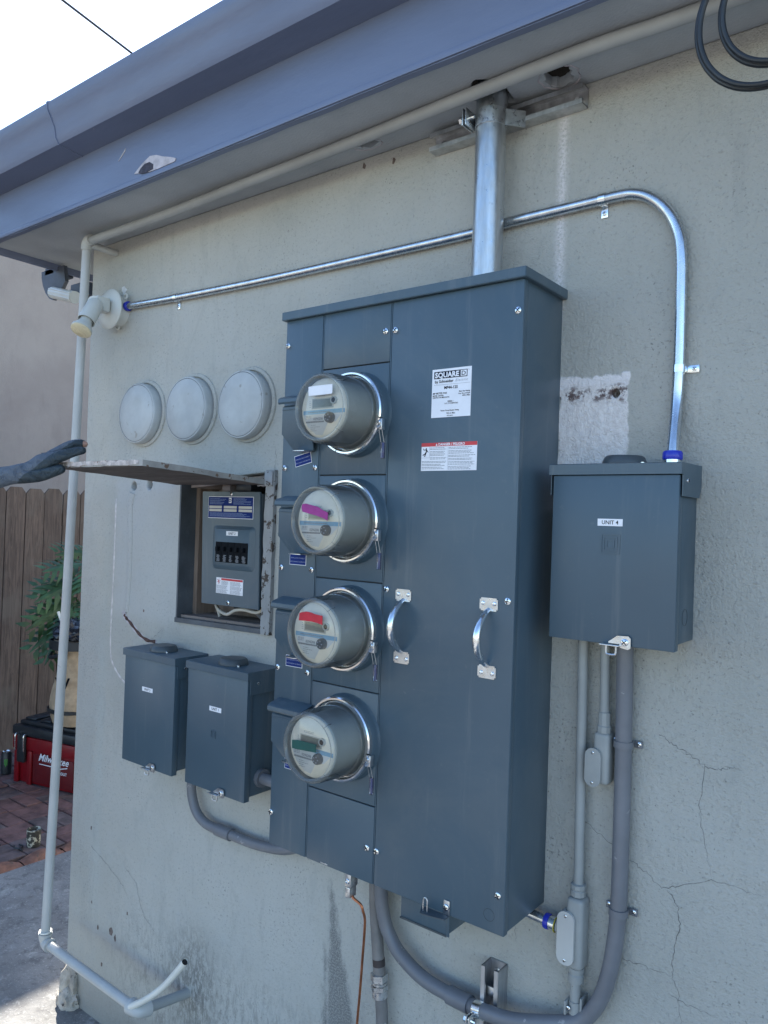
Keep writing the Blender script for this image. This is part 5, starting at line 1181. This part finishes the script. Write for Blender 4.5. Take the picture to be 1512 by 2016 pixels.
# unseen tree added to block the sun from the pipe, hidden by the eave
tr_ = thing('sun_block_tree', 'added leafy tree behind the beige wall, unseen, blocking the sun', 'tree', (-6.9, 5.2, -.95))
P('trunk', BARK, tr_, tube, [(-6.9, 5.2, -.95), (-6.85, 5.1, 2.5), (-6.75, 4.55, 4.7), (-6.65, 3.9, 5.3)], lambda t: .16-.09*t, 12)
bm = bm_new(); rnd = random.Random(3)
kk = (SUN.y/SUN.x)
cc_ = Vector((-6.6, 3.80, 5.40))
for i in range(5200):
    p_ = Vector((rnd.gauss(0, .42), rnd.gauss(0, .42), rnd.gauss(0, .42)))
    if p_.length > 1: p_.normalize(); p_ *= rnd.uniform(.7, 1)
    c = cc_+Vector((p_.x*.6, p_.y*.95, p_.z*.52-.56*p_.x)); s = rnd.uniform(.05, .11)
    if c.z > .45+1.1666*(c.y+1.479)/1.119: continue  # leaves that would show above the gutter are left out
    a = Vector((rnd.uniform(-1, 1), rnd.uniform(-1, 1), rnd.uniform(-1, 1))).normalized(); b_ = a.cross(Vector((rnd.uniform(-1, 1), rnd.uniform(-1, 1), .3))).normalized()
    bm.faces.new([bm.verts.new(c+a*s), bm.verts.new(c+b_*s*.5), bm.verts.new(c-a*s), bm.verts.new(c-b_*s*.5)])
obj('crown', bm, LEAF2, tr_)

# ================================================================ THE PERSON HOLDING THE HATCH
def skin(name, verts, edges, radii, mat, parent, levels=2, root_i=0, smooth=True):
    me = bpy.data.meshes.new(name); me.from_pydata([Vector(v) for v in verts], edges, [])
    o = bpy.data.objects.new(name, me); COL.objects.link(o)
    m_ = o.modifiers.new('s', 'SKIN'); m_.use_smooth_shade = True; m_.branch_smoothing = .6
    sv_ = me.skin_vertices[0].data
    for i, r in enumerate(radii):
        sv_[i].radius = r if isinstance(r, tuple) else (r, r); sv_[i].use_root = (i == root_i)
    s_ = o.modifiers.new('b', 'SUBSURF'); s_.levels = levels; s_.render_levels = levels
    me2 = bpy.data.meshes.new_from_object(o.evaluated_get(bpy.context.evaluated_depsgraph_get()))
    bpy.data.objects.remove(o); me2.transform(Matrix.Translation(-origin(parent)))
    me2.materials.clear(); me2.materials.append(mat); me2.shade_smooth()
    o = bpy.data.objects.new(name, me2); COL.objects.link(o); o.parent = parent; return o
pe = thing('person', 'gloved hand and forearm reaching in from the left to hold up the hatch lid', 'person', (-1.15, -.98, -.9))
bodyv = [(-1.15, -1.0, .02), (-1.15, -.99, .25), (-1.14, -.97, .48), (-1.14, -.96, .60), (-1.13, -.95, .72), (-1.12, -.94, .82),
         (-1.04, -.82, .50), (-.865, -.660, .748), (-.7385, -.5616, .8193), (-.700, -.530, .842),
         (-1.27, -1.10, .50), (-1.33, -1.16, .22), (-1.25, -1.05, .02),
         (-1.09, -.93, -.08), (-1.06, -.90, -.45), (-1.06, -.90, -.84), (-1.00, -.84, -.87),
         (-1.22, -1.07, -.08), (-1.22, -1.08, -.45), (-1.22, -1.10, -.84), (-1.15, -1.03, -.87)]
bodye = [(0, 1), (1, 2), (2, 3), (3, 4), (4, 5), (2, 6), (6, 7), (7, 8), (8, 9), (2, 10), (10, 11), (11, 12), (0, 13), (13, 14), (14, 15), (15, 16), (0, 17), (17, 18), (18, 19), (19, 20)]
bodyr = [.13, .13, .12, .06, .10, .08, .065, .042, .032, .025, .065, .042, .03, .08, .058, .045, .04, .08, .058, .045, .04]
skin('body', bodyv, bodye, bodyr, SKIN, pe)
sh = [0, 1, 2, 6, 7, 10, 11]; mp_ = {a: i for i, a in enumerate(sh)}
skin('shirt', [bodyv[i] for i in sh], [(mp_[a], mp_[b_]) for a, b_ in bodye if a in mp_ and b_ in mp_], [bodyr[i]*1.18 for i in sh], SHIRT, pe)
tw = [0, 13, 14, 15, 17, 18, 19]; mp_ = {a: i for i, a in enumerate(tw)}
skin('trousers', [bodyv[i] for i in tw], [(mp_[a], mp_[b_]) for a, b_ in bodye if a in mp_ and b_ in mp_], [bodyr[i]*1.2 for i in tw], TROUS, pe)
skin('hair', [(-1.16, -.97, .76), (-1.14, -.96, .84), (-1.11, -.93, .86)], [(0, 1), (1, 2)], [.09, .095, .07], HAIR, pe)
# glove: palm plus five separate, unequal fingers grown from it as one surface
J = dict(cuff=(-.7385, -.5616, .8193), wr0=(-.6773, -.5142, .852), wr=(-.6301, -.4775, .8645), palm=(-.5955, -.4480, .8835),
         ik=(-.5535, -.4309, .9045), ip=(-.5290, -.4090, .9190), idp=(-.5150, -.3930, .9262), it=(-.5020, -.3790, .9285),
         mk=(-.5795, -.4196, .9150), mp=(-.5587, -.3975, .9410), md=(-.5470, -.3784, .9480), mt=(-.5360, -.3630, .9460),
         rk=(-.6000, -.4099, .9180), rp=(-.5820, -.3790, .9460), rd=(-.5730, -.3597, .9520), rt=(-.5620, -.3445, .9510),
         pk=(-.6200, -.4077, .9170), pp=(-.6180, -.3870, .9330), pd=(-.6140, -.3685, .9400), pt=(-.6080, -.3559, .9420),
         tb=(-.6060, -.4740, .8520), tm=(-.5700, -.4490, .8630), ti=(-.5500, -.4290, .8745), tt=(-.5400, -.4130, .8810))
keys = list(J); id_ = {k: i for i, k in enumerate(keys)}
E_ = [('cuff', 'wr0'), ('wr0', 'wr'), ('wr', 'palm'), ('palm', 'ik'), ('ik', 'ip'), ('ip', 'idp'), ('idp', 'it'), ('palm', 'mk'), ('mk', 'mp'), ('mp', 'md'), ('md', 'mt'), ('palm', 'rk'), ('rk', 'rp'), ('rp', 'rd'), ('rd', 'rt'), ('palm', 'pk'), ('pk', 'pp'), ('pp', 'pd'), ('pd', 'pt'), ('wr', 'tb'), ('tb', 'tm'), ('tm', 'ti'), ('ti', 'tt')]
Rr = dict(cuff=.029, wr0=.0275, wr=.026, palm=.0270, ik=.0155, ip=.0108, idp=.0098, it=.0080, mk=.0150, mp=.0108, md=.0098, mt=.0082, rk=.0140, rp=.0102, rd=.0092, rt=.0078, pk=.0125, pp=.0092, pd=.0082, pt=.0070, tb=.0170, tm=.0135, ti=.0120, tt=.0100)
gv = skin('glove', [J[k] for k in keys], [(id_[a], id_[b_]) for a, b_ in E_], [Rr[k]*(1.06 if k in ('cuff','wr0','wr') else 1.22) for k in keys], GLOVE, pe, 3, id_['palm'])
for k in range(1):
    P('bare_fingertip', SKIN, gv, lathe, [(.0082, 0), (.0080, .006), (.006, .011), (0, .0135)], (-.5400, -.3690, .9468), (Vector(J['mt'])-Vector(J['md'])), 16)
P('cuff_band', BLKPL, gv, tube, [(-.745, -.5665, .8155), (-.738, -.561, .8195)], .0315, 24, False)
